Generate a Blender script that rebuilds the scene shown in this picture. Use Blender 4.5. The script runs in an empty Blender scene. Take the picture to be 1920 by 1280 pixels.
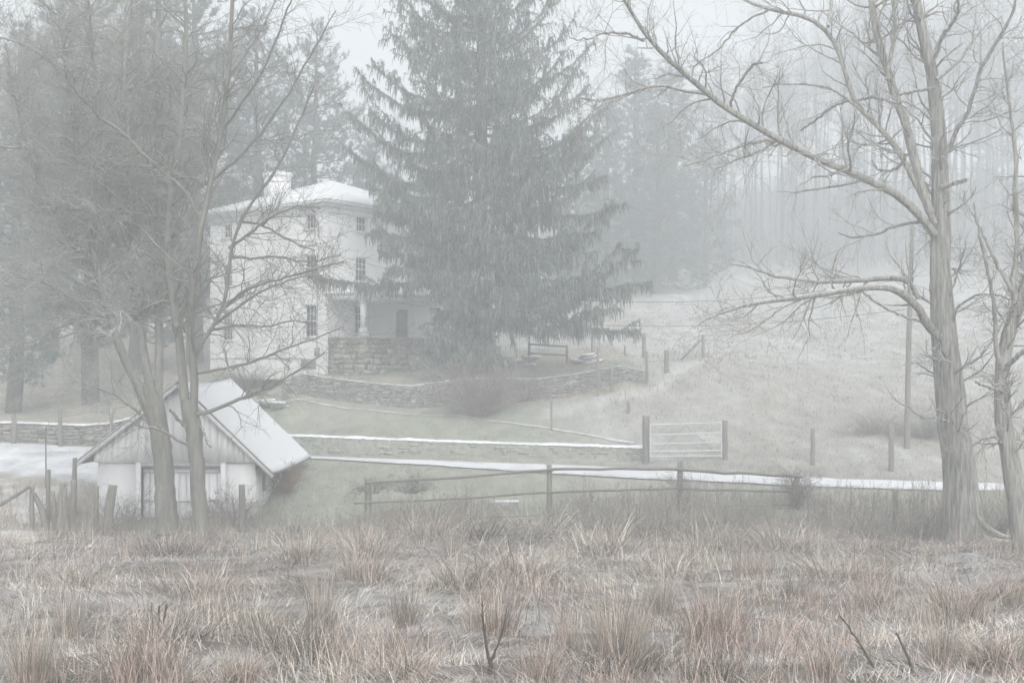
import bpy, math, time
import numpy as np
T00 = time.time()
R = math.radians
F, HY = 2200.0, 690.0            # focal length in photo pixels, horizon row
S = bpy.context.scene
COL = S.collection

# ------------------------------------------------------------------ helpers
def rng_(s): return np.random.default_rng(s)

def at(px, py, Y):
    return np.array([(px-960.0)/F*Y, Y, (HY-py)/F*Y])

_NG = rng_(7).random((256, 256))
def vn(x, y, sc=1.0, off=0.0):
    x = np.asarray(x)*sc+off*17.3+1000; y = np.asarray(y)*sc+off*9.1+1000
    xi = np.floor(x).astype(int); yi = np.floor(y).astype(int)
    fx = x-xi; fy = y-yi
    fx = fx*fx*(3-2*fx); fy = fy*fy*(3-2*fy)
    a = _NG[xi % 256, yi % 256]; b = _NG[(xi+1) % 256, yi % 256]
    c = _NG[xi % 256, (yi+1) % 256]; d = _NG[(xi+1) % 256, (yi+1) % 256]
    return (a*(1-fx)+b*fx)*(1-fy)+(c*(1-fx)+d*fx)*fy
def fbm(x, y, sc=1.0, off=0.0, o=3):
    s = 0; a = 1; t = 0
    for i in range(o):
        s = s+a*vn(x, y, sc*2**i, off+i*3); t += a; a *= .5
    return s/t
def sstep(a, b, x):
    t = np.clip((x-a)/(b-a), 0, 1); return t*t*(3-2*t)
def unit(v): return v/np.maximum(np.linalg.norm(v, axis=-1, keepdims=True), 1e-9)

class MB:
    def __init__(s): s.V=[]; s.Q=[]; s.T=[]; s.C=[]; s.n=0
    def add(s, V, Q=None, T=None, c=None):
        V = np.asarray(V, float).reshape(-1, 3)
        if Q is not None and len(Q): s.Q.append(np.asarray(Q, int).reshape(-1, 4)+s.n)
        if T is not None and len(T): s.T.append(np.asarray(T, int).reshape(-1, 3)+s.n)
        s.V.append(V); s.n += len(V)
        if c is None: c = (1, 1, 1)
        c = np.asarray(c, float)
        s.C.append(np.broadcast_to(c, (len(V), 3)) if c.ndim == 1 else c)
        return s
    def box(s, o, ex, ey, ez, c=None):
        o = np.asarray(o, float); ex, ey, ez = [np.asarray(e, float) for e in (ex, ey, ez)]
        V = [o, o+ex, o+ex+ey, o+ey, o+ez, o+ex+ez, o+ex+ey+ez, o+ey+ez]
        return s.add(V, Q=[[0,3,2,1],[4,5,6,7],[0,1,5,4],[1,2,6,5],[2,3,7,6],[3,0,4,7]], c=c)
    def boxes(s, O, EX, EY, EZ, c):
        V = np.stack([O, O+EX, O+EX+EY, O+EY, O+EZ, O+EX+EZ, O+EX+EY+EZ, O+EY+EZ], 1)
        q = np.array([[0,3,2,1],[4,5,6,7],[0,1,5,4],[1,2,6,5],[2,3,7,6],[3,0,4,7]])
        Q = (q[None]+np.arange(len(O))[:, None, None]*8)
        return s.add(V.reshape(-1, 3), Q=Q.reshape(-1, 4), c=np.repeat(c, 8, 0))
    def bar(s, a, b, w, h, c=None, up=(0,0,1)):
        a = np.asarray(a, float); b = np.asarray(b, float); d = unit(b-a)
        u = np.asarray(up, float)
        if abs(d @ u) > .95: u = np.array([0., 1, 0])
        sx = unit(np.cross(d, u)); sz = np.cross(sx, d)
        return s.box(a-sx*w/2-sz*h/2, sx*w, b-a, sz*h, c)
    def tubes(s, P, Rr, k=4, c=None, rough=0, seed=0, cap=False):
        P = np.asarray(P, float); Rr = np.asarray(Rr, float)
        if P.ndim == 2: P = P[None]; Rr = Rr[None]
        N, n, _ = P.shape
        if N == 0: return s
        Tg = np.gradient(P, axis=1); Tg = unit(Tg)
        m = unit(P[:, -1]-P[:, 0])
        ref = np.where((np.abs(m[:, 2:3]) > .8), np.array([[1., 0.2, 0]]), np.array([[0., 0.1, 1.]]))[:, None, :]
        U = unit(np.cross(Tg, ref)); W = np.cross(Tg, U)
        a = np.arange(k)*2*np.pi/k
        rr = np.broadcast_to(Rr[:, :, None], (N, n, k)).copy()
        if rough:
            g = rng_(seed)
            rr = rr*(1+rough*g.standard_normal((N, 1, k))*.6+rough*g.standard_normal((N, n, k))*.5)
        V = P[:, :, None, :]+rr[..., None]*(np.cos(a)[None, None, :, None]*U[:, :, None, :]+np.sin(a)[None, None, :, None]*W[:, :, None, :])
        i = np.arange(n-1)[:, None]*k; j = np.arange(k)[None]; jn = (j+1) % k
        q = np.stack([i+j, i+jn, i+k+jn, i+k+j], -1).reshape(-1, 4)
        Q = (q[None]+(np.arange(N)*n*k)[:, None, None]).reshape(-1, 4)
        T = []
        if cap:
            for b in range(N):
                o = b*n*k+(n-1)*k
                for t in range(1, k-1): T.append([o, o+t, o+t+1])
        if c is not None:
            c = np.asarray(c, float)
            if c.ndim == 2: c = np.repeat(c, n*k, 0)
        return s.add(V.reshape(-1, 3), Q=Q, T=T, c=c)

def build(name, mb, mat, parent=None, smooth=False, local=False, kind=None, label=None):
    V = np.concatenate(mb.V) if mb.V else np.zeros((0, 3))
    if parent is not None and not local: V = V-np.array(parent.location)
    q = np.concatenate(mb.Q) if mb.Q else np.zeros((0, 4), int)
    t = np.concatenate(mb.T) if mb.T else np.zeros((0, 3), int)
    me = bpy.data.meshes.new(name)
    me.vertices.add(len(V)); me.vertices.foreach_set('co', V.astype(np.float32).ravel())
    li = np.concatenate([q.ravel(), t.ravel()]).astype(np.int32)
    me.loops.add(len(li)); me.loops.foreach_set('vertex_index', li)
    st = np.concatenate([np.arange(len(q))*4, len(q)*4+np.arange(len(t))*3]).astype(np.int32)
    me.polygons.add(len(st)); me.polygons.foreach_set('loop_start', st)
    if smooth: me.polygons.foreach_set('use_smooth', np.ones(len(st), bool))
    me.update(calc_edges=True)
    C = np.concatenate(mb.C) if mb.C else np.zeros((0, 3))
    a = me.attributes.new('col', 'FLOAT_COLOR', 'POINT')
    a.data.foreach_set('color', np.concatenate([C, np.ones((len(C), 1))], 1).astype(np.float32).ravel())
    me.materials.append(mat)
    o = bpy.data.objects.new(name, me); COL.objects.link(o)
    if parent is not None: o.parent = parent
    if kind: o['kind'] = kind
    if label: o['label'] = label
    return o

def tag(o, label, cat, group=None, kind=None):
    o['label'] = label; o['category'] = cat
    if group: o['group'] = group
    if kind: o['kind'] = kind
    return o
def thing(name, label, cat, loc, group=None, rz=0, sc=1):
    o = bpy.data.objects.new(name, None); COL.objects.link(o)
    o.location = [float(v) for v in loc]; o.rotation_euler = (0, 0, rz)
    o.scale = (sc, sc, sc) if np.isscalar(sc) else sc
    o.empty_display_size = .2
    return tag(o, label, cat, group)
def copy_thing(src, label, loc, rz=0, sc=1, group=None):
    r = src.copy(); COL.objects.link(r); r.location = [float(v) for v in loc]; r.rotation_euler = (0, 0, rz)
    r.scale = (sc, sc, sc) if np.isscalar(sc) else sc
    r['label'] = label
    if group: r['group'] = group
    for ch in list(src.children):
        c = ch.copy(); COL.objects.link(c); c.parent = r
    return r

# ------------------------------------------------------------------ materials
def mat(name, tint=(1, 1, 1), var=.25, vscale=3.0, stretch=(1, 1, 1), rough=.9, snow=0.0, snow_sc=2.0, bump=0.0, bscale=12.0,
        use_col=True, objrand=0.0, spec=.15, metal=0.0, snow_lo=.35, alt=None, altscale=.4, objcoord=False):
    m = bpy.data.materials.new(name); m.use_nodes = True
    nt = m.node_tree; N = nt.nodes; L = nt.links
    b = N['Principled BSDF']; b.inputs['Roughness'].default_value = rough
    b.inputs['Specular IOR Level'].default_value = spec; b.inputs['Metallic'].default_value = metal
    tc = N.new('ShaderNodeTexCoord') if objcoord else N.new('ShaderNodeNewGeometry')
    src = tc.outputs['Object'] if objcoord else tc.outputs['Position']
    mp = N.new('ShaderNodeMapping'); mp.inputs['Scale'].default_value = stretch
    L.new(src, mp.inputs['Vector'])
    n1 = N.new('ShaderNodeTexNoise'); n1.inputs['Scale'].default_value = vscale; n1.inputs['Detail'].default_value = 6
    n1.inputs['Roughness'].default_value = .65
    L.new(mp.outputs[0], n1.inputs['Vector'])
    mr = N.new('ShaderNodeMapRange'); mr.inputs['From Min'].default_value = .25; mr.inputs['From Max'].default_value = .75
    mr.inputs['To Min'].default_value = 1-var; mr.inputs['To Max'].default_value = 1+var
    L.new(n1.outputs['Fac'], mr.inputs['Value'])
    def mul(a, bb):
        x = N.new('ShaderNodeMix'); x.data_type = 'RGBA'; x.blend_type = 'MULTIPLY'; x.inputs['Factor'].default_value = 1
        L.new(a, x.inputs['A']); L.new(bb, x.inputs['B']); return x.outputs['Result']
    rgb = N.new('ShaderNodeRGB'); rgb.outputs[0].default_value = (*tint, 1)
    c = rgb.outputs[0]
    if alt is not None:
        n3 = N.new('ShaderNodeTexNoise'); n3.inputs['Scale'].default_value = altscale; n3.inputs['Detail'].default_value = 5
        L.new(mp.outputs[0], n3.inputs['Vector'])
        r3 = N.new('ShaderNodeMapRange'); r3.inputs['From Min'].default_value = .4; r3.inputs['From Max'].default_value = .62
        L.new(n3.outputs['Fac'], r3.inputs['Value'])
        x = N.new('ShaderNodeMix'); x.data_type = 'RGBA'; L.new(r3.outputs[0], x.inputs['Factor'])
        L.new(c, x.inputs['A']); x.inputs['B'].default_value = (*alt, 1); c = x.outputs['Result']
    c = mul(c, mr.outputs[0])
    if use_col:
        at_ = N.new('ShaderNodeAttribute'); at_.attribute_name = 'col'; c = mul(c, at_.outputs['Color'])
    if objrand:
        oi = N.new('ShaderNodeObjectInfo'); r2 = N.new('ShaderNodeMapRange')
        r2.inputs['To Min'].default_value = 1-objrand; r2.inputs['To Max'].default_value = 1+objrand
        L.new(oi.outputs['Random'], r2.inputs['Value']); c = mul(c, r2.outputs[0])
    if snow:
        g = N.new('ShaderNodeNewGeometry'); sp = N.new('ShaderNodeSeparateXYZ'); L.new(g.outputs['Normal'], sp.inputs[0])
        n2 = N.new('ShaderNodeTexNoise'); n2.inputs['Scale'].default_value = snow_sc; n2.inputs['Detail'].default_value = 5
        L.new(g.outputs['Position'], n2.inputs['Vector'])
        ad = N.new('ShaderNodeMath'); ad.operation = 'MULTIPLY_ADD'
        L.new(n2.outputs['Fac'], ad.inputs[0]); ad.inputs[1].default_value = .9; L.new(sp.outputs['Z'], ad.inputs[2])
        r3 = N.new('ShaderNodeMapRange'); r3.inputs['From Min'].default_value = snow_lo+.45; r3.inputs['From Max'].default_value = snow_lo+.85
        r3.inputs['To Max'].default_value = snow
        L.new(ad.outputs[0], r3.inputs['Value'])
        x = N.new('ShaderNodeMix'); x.data_type = 'RGBA'; L.new(r3.outputs[0], x.inputs['Factor'])
        L.new(c, x.inputs['A']); x.inputs['B'].default_value = (.84, .85, .87, 1); c = x.outputs['Result']
    L.new(c, b.inputs['Base Color'])
    if bump:
        nb = N.new('ShaderNodeTexNoise'); nb.inputs['Scale'].default_value = bscale; nb.inputs['Detail'].default_value = 8
        nb.inputs['Roughness'].default_value = .7
        L.new(mp.outputs[0], nb.inputs['Vector'])
        bp = N.new('ShaderNodeBump'); bp.inputs['Strength'].default_value = bump; bp.inputs['Distance'].default_value = .05
        L.new(nb.outputs['Fac'], bp.inputs['Height']); L.new(bp.outputs[0], b.inputs['Normal'])
    return m

M = {}
M['ground'] = mat('ground_earth', var=.3, vscale=1.3, stretch=(1, .6, 1), bump=.6, bscale=6)
M['snow'] = mat('snow', (.82, .83, .85), var=.05, vscale=5, use_col=False, rough=.7, bump=.25, bscale=9)
M['drive'] = mat('driveway_snow', (.76, .77, .79), var=.06, vscale=3, use_col=True, rough=.8, bump=.4, bscale=7)
M['bark'] = mat('bark_grey', (.35, .345, .315), var=.75, vscale=15, stretch=(1, 1, .09), bump=1.0, bscale=24, snow=.5, snow_lo=.55)
M['bark_olive'] = mat('bark_olive', (.22, .218, .19), var=.4, vscale=8, stretch=(1, 1, .2), bump=.8, bscale=20, snow=.5, snow_lo=.6)
M['twig'] = mat('twig', (.36, .355, .32), var=.2, vscale=2, snow=.75, snow_lo=.4, snow_sc=5)
M['twig_pale'] = mat('twig_pale', (.25, .235, .20), var=.2, vscale=2, snow=.8, snow_lo=.3, snow_sc=5)
M['twig_dark'] = mat('twig_dark', (.15, .145, .125), var=.2, vscale=2, snow=.5, snow_lo=.55, snow_sc=5)
M['bark_dark'] = mat('bark_dark', (.21, .205, .18), var=.35, vscale=8, stretch=(1, 1, .3), snow=.5, snow_lo=.6)
M['bark_limb'] = mat('bark_limb', (.27, .268, .24), var=.35, vscale=8, stretch=(1, 1, .3), snow=.6, snow_lo=.5)
M['bark_far'] = mat('bark_far', (.10, .095, .09), var=.3, vscale=4, stretch=(1, 1, .2), objrand=.35)
M['twig_far'] = mat('twig_far', (.165, .155, .15), var=.2, vscale=2, objrand=.25, snow=.4, snow_lo=.4)
M['needle'] = mat('spruce_needles', (.17, .21, .19), var=.5, vscale=.9, objrand=.0)
M['pine'] = mat('pine_needles', (.11, .15, .135), var=.35, vscale=.7, objrand=.2)
M['conbark'] = mat('conifer_bark', (.11, .095, .08), var=.4, vscale=7, stretch=(1, 1, .25), bump=.8, bscale=18)
M['stucco'] = mat('white_stucco', (.86, .86, .855), var=.07, vscale=1.2, stretch=(1, 1, .5), use_col=True, bump=.3, bscale=14)
M['white'] = mat('white_paint', (.78, .79, .80), var=.06, vscale=6, rough=.5, use_col=True)
M['planks'] = mat('whitewashed_planks', (.93, .93, .94), var=.13, vscale=5, stretch=(1, 1, .12), use_col=True, bump=.3, bscale=30)
M['glass'] = mat('window_glass', (.03, .034, .038), var=.2, vscale=2, rough=.1, spec=.4, use_col=False)
M['stone'] = mat('field_stone', (.33, .32, .30), var=.3, vscale=5, bump=.6, bscale=16, snow=.55, snow_lo=.6)
M['wood'] = mat('weathered_wood', (.24, .225, .20), var=.35, vscale=14, stretch=(1, 1, .15), bump=.5, bscale=30, snow=.6, snow_lo=.6)
M['woodrail'] = mat('weathered_rail', (.20, .185, .16), var=.35, vscale=10, stretch=(.3, 1, 1), bump=.4, snow=.35, snow_lo=.7)
M['steel'] = mat('galvanised_steel', (.62, .64, .67), var=.1, vscale=8, rough=.5, metal=.0, spec=.4)
M['iron'] = mat('dark_iron', (.12, .12, .12), var=.2, vscale=8, rough=.6)
M['grass'] = mat('dry_grass', var=.15, vscale=2.2, rough=.85)
M['dark'] = mat('dark_recess', (.05, .05, .05), var=.2, use_col=False)

# ------------------------------------------------------------------ terrain
def interp_line(pts):
    pts = np.array(pts, float); o = np.argsort(pts[:, 0]); pts = pts[o]
    return pts
LOWW = interp_line([(at(540, 0, 49.5)[0]-.3, 49.5, .66), (at(860, 0, 49.0)[0], 49.0, .58), (at(1205, 0, 48.2)[0], 48.2, .5)])
TERW = interp_line([(-10.7, 54.6, .80), (-5, 54.7, .85), (-1.5, 54.9, .9), (2.2, 55.6, .85), (6.5, 57.6, .5), (7.6, 58.6, .15)])
LEFW = interp_line([(-60, 50.5, .8), (-24, 49.9, .8), (-15.5, 49.2, .75)])
def step_of(W, x, y, fade=1.2):
    yw = np.interp(x, W[:, 0], W[:, 1]); h = np.interp(x, W[:, 0], W[:, 2])
    m = sstep(W[0, 0]-fade, W[0, 0], x)*(1-sstep(W[-1, 0], W[-1, 0]+fade, x))
    return h*m*sstep(.0, .45, y-yw)
def steps(x, y): return step_of(LOWW, x, y)+step_of(TERW, x, y)+step_of(LEFW, x, y)
cp = []
for px in (-500, 200, 960, 1600, 2400):
    for py, Y in ((1280, 12), (1180, 16.5), (1100, 21.5), (1045, 27.5)): cp.append(at(px, py, Y))
for px in (-500, 550, 800, 1050, 1300): cp.append(at(px, 1005, 34))
cp += [at(1600, 1000, 34), at(1800, 1016, 31.5), at(2300, 1010, 33)]
for x in (-60, -20, 0, 20, 60): cp += [np.array([x, -15, -1.7]), np.array([x, 0, -1.8]), np.array([x, 6, -2.5])]
for a in [(690,985,38.5),(860,985,38.5),(1030,980,38.5),(1275,962,38.5),(1500,952,38.5),(1680,960,38),
          (700,870,45),(700,862,47.5),(1000,888,43),(1000,870,46.5),(1250,902,42),(1250,882,46),(1600,917,41),(1600,898,45),(1900,922,41),(1900,906,45),(2300,930,41),(2300,915,45),
          (590,858,46.5),(850,930,41),(1200,935,40.5),(1750,960,38),(1900,960,38),
          (545,848,49.2),(860,853,48.7),(1200,864,47.9),(1300,862,47.5),(545,815,50.3),(860,827,49.9),(1200,838,49.1),
          (500,760,53.7),(700,768,53.5),(850,778,53.2),(1100,815,50.2),(1040,765,53.6),(1250,815,50),
          (520,725,55.6),(760,724,55.7),(1000,711,56.3),(1200,696,58.4),(1180,735,54.5),(1290,705,57),
          (614,706,59.3),(430,692,65),(700,703,58),(800,700,59),(905,695,57),(1000,686,60),(1150,672,62),(1260,678,60.5),
          (1320,672,63),(1450,690,62),(1400,780,53),(1525,850,48.3),(1670,880,45.4),(1705,800,51),(1640,800,51.5),(1550,760,55),
          (1900,800,50),(1900,700,62),(1700,690,62),(1500,600,83),(1900,600,83),(1200,605,80),(1150,525,108),(1500,510,122),(1900,508,122),(2400,508,122),
          (1100,470,135),(1500,430,142),(1900,430,142),(2400,430,142),(1500,352,175),(1900,352,175),(1100,380,175),(2500,350,175),
          (900,560,110),(700,600,110),(1000,620,80),
          (60,888,40.5),(60,835,46.5),(160,845,45),(-300,888,40),(-300,835,47),(0,830,49.2),(215,838,48.6),(-300,830,49.4),
          (0,792,51),(200,795,50.6),(-300,792,51),(25,772,55),(170,757,57),(100,700,70),(100,640,92),(-300,640,92),(300,700,68),(-600,700,70),
          (150,985,36.5),(300,985,37.1),(475,978,37.1),(530,925,40),(610,935,40),(100,945,37.2),(60,1000,33.5),(200,1000,34),(380,1008,33.2),(400,780,50.5),(430,745,54)]:
    cp.append(at(*a))
for x in (-300, -100, 0, 100, 300): cp += [np.array([x, 260, 30]), np.array([x, 400, 34])]
for x in (-300, -120): cp += [np.array([x, 90, 2]), np.array([x, 150, 9]), np.array([x, 20, -3.6]), np.array([x, 50, -2.5])]
cp += [np.array([-40, 130, 6]), np.array([-10, 150, 12]), np.array([120, 20, -3.6]), np.array([300, 20, -3.6]), np.array([120, 50, -2.5]), np.array([300, 60, -1]), np.array([150, 122, 11]), np.array([300, 122, 12])]
cp = np.array(cp)
_z = cp[:, 2]-steps(cp[:, 0], cp[:, 1])
_c = 1.2
_d = np.sqrt(((cp[:, None, :2]-cp[None, :, :2])**2).sum(-1)+_c*_c)
_n = len(cp)
_A = np.zeros((_n+3, _n+3)); _A[:_n, :_n] = _d+np.eye(_n)*.15*-1
_A[:_n, _n] = 1; _A[:_n, _n+1:] = cp[:, :2]; _A[_n, :_n] = 1; _A[_n+1:, :_n] = cp[:, :2].T
_w = np.linalg.solve(_A, np.concatenate([_z, np.zeros(3)]))
def zraw(x, y):
    out = np.zeros(x.shape)
    for i in range(_n): out += _w[i]*np.sqrt((x-cp[i, 0])**2+(y-cp[i, 1])**2+_c*_c)
    return out+_w[_n]+_w[_n+1]*x+_w[_n+2]*y
def spaced(lo, hi, d, outlo, outhi, gr=1.18):
    c = list(np.arange(lo, hi+1e-6, d)); s = d; v = lo
    while v > outlo: s *= gr; v -= s; c.insert(0, v)
    s = d; v = hi
    while v < outhi: s *= gr; v += s; c.append(v)
    return np.array(c)
GX = spaced(-28, 28, .4, -330, 330); GY = spaced(5, 66, .3, -40, 420)
XX, YY = np.meshgrid(GX, GY, indexing='ij')
ZZ = zraw(XX, YY)
hum = (fbm(XX, YY, .55, 1)-.5)*.34+(fbm(XX, YY, 1.6, 2)-.5)*.16
wt = sstep(4, 10, YY)*(1-sstep(33, 42, YY))
wf = sstep(48, 56, YY)*(1-sstep(150, 200, YY))*.35
ZZ = ZZ+hum*(wt+wf+.08)+steps(XX, YY)
def gz(x, y):
    x = np.atleast_1d(np.asarray(x, float)); y = np.atleast_1d(np.asarray(y, float))
    i = np.clip(np.searchsorted(GX, x)-1, 0, len(GX)-2); j = np.clip(np.searchsorted(GY, y)-1, 0, len(GY)-2)
    u = (x-GX[i])/(GX[i+1]-GX[i]); v = (y-GY[j])/(GY[j+1]-GY[j])
    return ZZ[i, j]*(1-u)*(1-v)+ZZ[i+1, j]*u*(1-v)+ZZ[i, j+1]*(1-u)*v+ZZ[i+1, j+1]*u*v
def g1(x, y): return float(gz(x, y)[0])
def hit(px, py, y0=9.0, y1=200.0):
    Y = np.arange(y0, y1, .05); x = (px-960)/F*Y; z = (HY-py)/F*Y
    g = gz(x, Y); k = np.argmax(g >= z)
    if g[k] < z[k]: k = len(Y)-1
    return np.array([x[k], Y[k], g[k]])
def base(px, Y):
    x = (px-960)/F*Y; return np.array([x, Y, g1(x, Y)])
# driveway centre: Y of near / far edge over x
DRV = np.array([[-60,47.6,50.0],[-9.0,46.6,48.3],[-7.6,46.4,48.0],[-5.3,45.0,47.6],[.8,43.0,46.8],[5.7,42.4,46.0],[9,42.3,45.6],[12,42.0,45.2],[18,41.9,45],[60,41.8,45]])
def drv(x): return np.interp(x, DRV[:, 0], DRV[:, 1]), np.interp(x, DRV[:, 0], DRV[:, 2])
# ground colour: what grows or lies where
def ground_col(X, Y):
    n1 = fbm(X, Y, .25, 4); n2 = fbm(X, Y, .9, 5); n3 = fbm(X, Y, .12, 6)
    c = np.zeros(X.shape+(3,))
    field = np.array([.41, .405, .385]); straw = np.array([.35, .335, .30]); lawn = np.array([.30, .315, .255]); marsh = np.array([.17, .15, .13])
    snow = np.array([.72, .73, .75]); leaf = np.array([.15, .14, .13]); tan = np.array([.40, .35, .29])
    def mix(a, b, t): return a*(1-t[..., None])+b*t[..., None]
    c[:] = field
    c = mix(c, straw, sstep(.45, .62, n1)*.8)
    c = mix(c, snow, sstep(.5, .72, n2)*.28*sstep(55, 70, Y))
    lawnm = (Y > 36)*(Y < 54.8)*(X > -20)*(1-sstep(-4, 3, X-(6-0.22*(Y-36))+(n1-.5)*6))
    gatem = sstep(-1, 2, X-4.5)*(1-sstep(0, 6, Y-52+(n2-.5)*8))*(Y > 44)
    c = mix(c, straw*.85, gatem*.7*sstep(.3, .6, n2))
    lawnm = np.maximum(lawnm, (Y > 36)*(Y < 41.5)*1.0)
    c = mix(c, mix(lawn, straw, sstep(.5, .7, n1)*.5), lawnm)
    terr = (Y >= 54.8)*(Y < 66)*(X < 6.5)*(X > -22)*1.0
    c = mix(c, mix(tan, lawn, sstep(.4, .6, n1)), terr)
    c = mix(c, leaf, sstep(112, 124, Y+(n1-.5)*8)*.9)
    c = mix(c, mix(lawn*.95, tan, sstep(.4, .65, n2)), (X < -13.5)*(Y > 50)*1.0*(1-sstep(80, 110, Y)))
    ty = np.interp(X, [1.5, 4.9, 7.2, 9.5, 12], [53.0, 54.0, 56.2, 60.5, 66]); trk = (1-sstep(.3, 1.1, np.abs(Y-ty-(n2-.5)*.8)))*(X > 1.5)*(X < 12)
    c = mix(c, np.array([.52, .515, .49]), trk*.75)
    m = 1-sstep(33, 37, Y+(n1-.5)*3)
    n4 = fbm(X, Y, 2.3, 9)
    c = mix(c, mix(marsh, snow*.8, sstep(.46, .6, n2*.35+n4*.65)*.42), m)
    yard = (X < -12.6)*sstep(39.6, 40.6, Y+(n2-.5)*1.5)*(1-sstep(49.2, 49.5, Y))
    c = mix(c, snow*(.9+.1*n2[..., None]), yard*(.55+.45*sstep(.3, .45, n2)))
    fl = (X < -12.6)*(Y > 31)*(1-sstep(39, 40.5, Y))
    c = mix(c, mix(tan*1.1, snow, sstep(.45, .65, n2)*.6), fl*1.0)
    return c
gm = MB()
nx, ny = len(GX), len(GY)
ii = (np.arange(nx-1)[:, None]*ny+np.arange(ny-1)[None]).ravel()
gm.add(np.stack([XX, YY, ZZ], -1).reshape(-1, 3), Q=np.stack([ii, ii+ny, ii+ny+1, ii+1], -1), c=ground_col(XX, YY).reshape(-1, 3))
build('ground', gm, M['ground'], smooth=True, kind='structure')

def strip(name, xs, lo, hi, mat_, off, nw=7, col=None, jit=0, seed=1):
    g = rng_(seed); mb = MB(); t = np.linspace(0, 1, nw)
    lo = lo+jit*(fbm(xs, xs*0, .8, 21)-.5)*2+g.standard_normal(len(xs))*jit*.2; hi = hi+jit*.7*(fbm(xs, xs*0, .9, 31)-.5)*2+g.standard_normal(len(xs))*jit*.15
    Yv = lo[:, None]*(1-t)+hi[:, None]*t; Xv = np.repeat(xs[:, None], nw, 1)
    Zv = gz(Xv.ravel(), Yv.ravel()).reshape(Xv.shape)+off
    i = (np.arange(len(xs)-1)[:, None]*nw+np.arange(nw-1)[None]).ravel()
    cc = None
    if col is not None: cc = col(Xv, Yv, t[None]+0*Xv).reshape(-1, 3)
    mb.add(np.stack([Xv, Yv, Zv], -1).reshape(-1, 3), Q=np.stack([i, i+nw, i+nw+1, i+1], -1), c=cc)
    return build(name, mb, mat_, kind='structure', smooth=True)
_pp = np.arange(580, 2100, 20)
_ln = np.array([hit(q, np.interp(q, [580, 700, 1000, 1250, 1400, 1600, 1900, 2100], [861, 868, 887, 901, 908, 917, 923, 927]))[:2] for q in _pp]); _lf = np.array([hit(q, np.interp(q, [580, 700, 1000, 1250, 1400, 1600, 1900, 2100], [856, 861, 871, 881, 890, 900, 908, 912]))[:2] for q in _pp])
def drv(x): return np.interp(x, _ln[:, 0], _ln[:, 1]), np.maximum(np.interp(x, _lf[:, 0], _lf[:, 1]), np.interp(x, _ln[:, 0], _ln[:, 1])+1.2)
xs = np.arange(-9.5, 45, .3)
lo, hi = drv(xs)
def dcol(X, Y, t):
    n = fbm(X, Y, 1.1, 12)[..., None]
    edge = (np.minimum(t, 1-t) < .01)[..., None]*.25
    n2 = fbm(X, Y*2.2, 2.4, 14)[..., None]; e2 = np.minimum(t, 1-t)[..., None]; return np.array([1, 1, 1.])*(1-.10*sstep(.5, .7, n)-edge-.25*sstep(.50, .66, n2)*(1-sstep(.0, .32, e2)))
strip('driveway', xs, lo, hi, M['drive'], .05, nw=11, col=dcol, jit=.16)
# footpath edge dusted with snow that crosses the lawn
pp = np.array([(495,757,53.8),(700,769,53.4),(850,779,53.1),(960,793,51.9),(1060,813,50.6),(1190,833,49.3)], float)
px_ = np.array([at(*p)[0] for p in pp]); pxs = np.arange(px_[0], px_[-1], .25); py_ = np.interp(pxs, px_, pp[:, 2])
strip('snowy_footpath', pxs, py_-.055, py_+.055, mat('path_frost', (.60, .60, .58), var=.25, vscale=4, use_col=False), .04, nw=4, jit=.12, seed=5)
# ------------------------------------------------------------------ tree machinery
def resample(pts, n):
    pts = np.asarray(pts, float); d = np.r_[0, np.cumsum(np.linalg.norm(np.diff(pts[:, :3], axis=0), axis=1))]
    # Catmull-like smoothing by dense linear + blur
    t = np.linspace(0, d[-1], n); o = np.stack([np.interp(t, d, pts[:, k]) for k in range(pts.shape[1])], -1)
    for _ in range(2): o[1:-1] = .5*o[1:-1]+.25*(o[:-2]+o[2:])
    return o
def trace(pts, Y0, dY=0, n=14, wig=.0, g=None):
    """pts: (px,py,width px) -> centreline and radius; the limb drifts dY in depth"""
    k = len(pts); o = []
    for i, p in enumerate(pts):
        Y = Y0+dY*(i/(k-1))**1.2; q = at(p[0], p[1], Y); o.append([*q, p[2]/2/F*Y])
    o = resample(o, n)
    if wig and g is not None: o[1:-1, :3] += g.standard_normal((n-2, 3))*wig
    return o[:, :3], o[:, 3]
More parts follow.
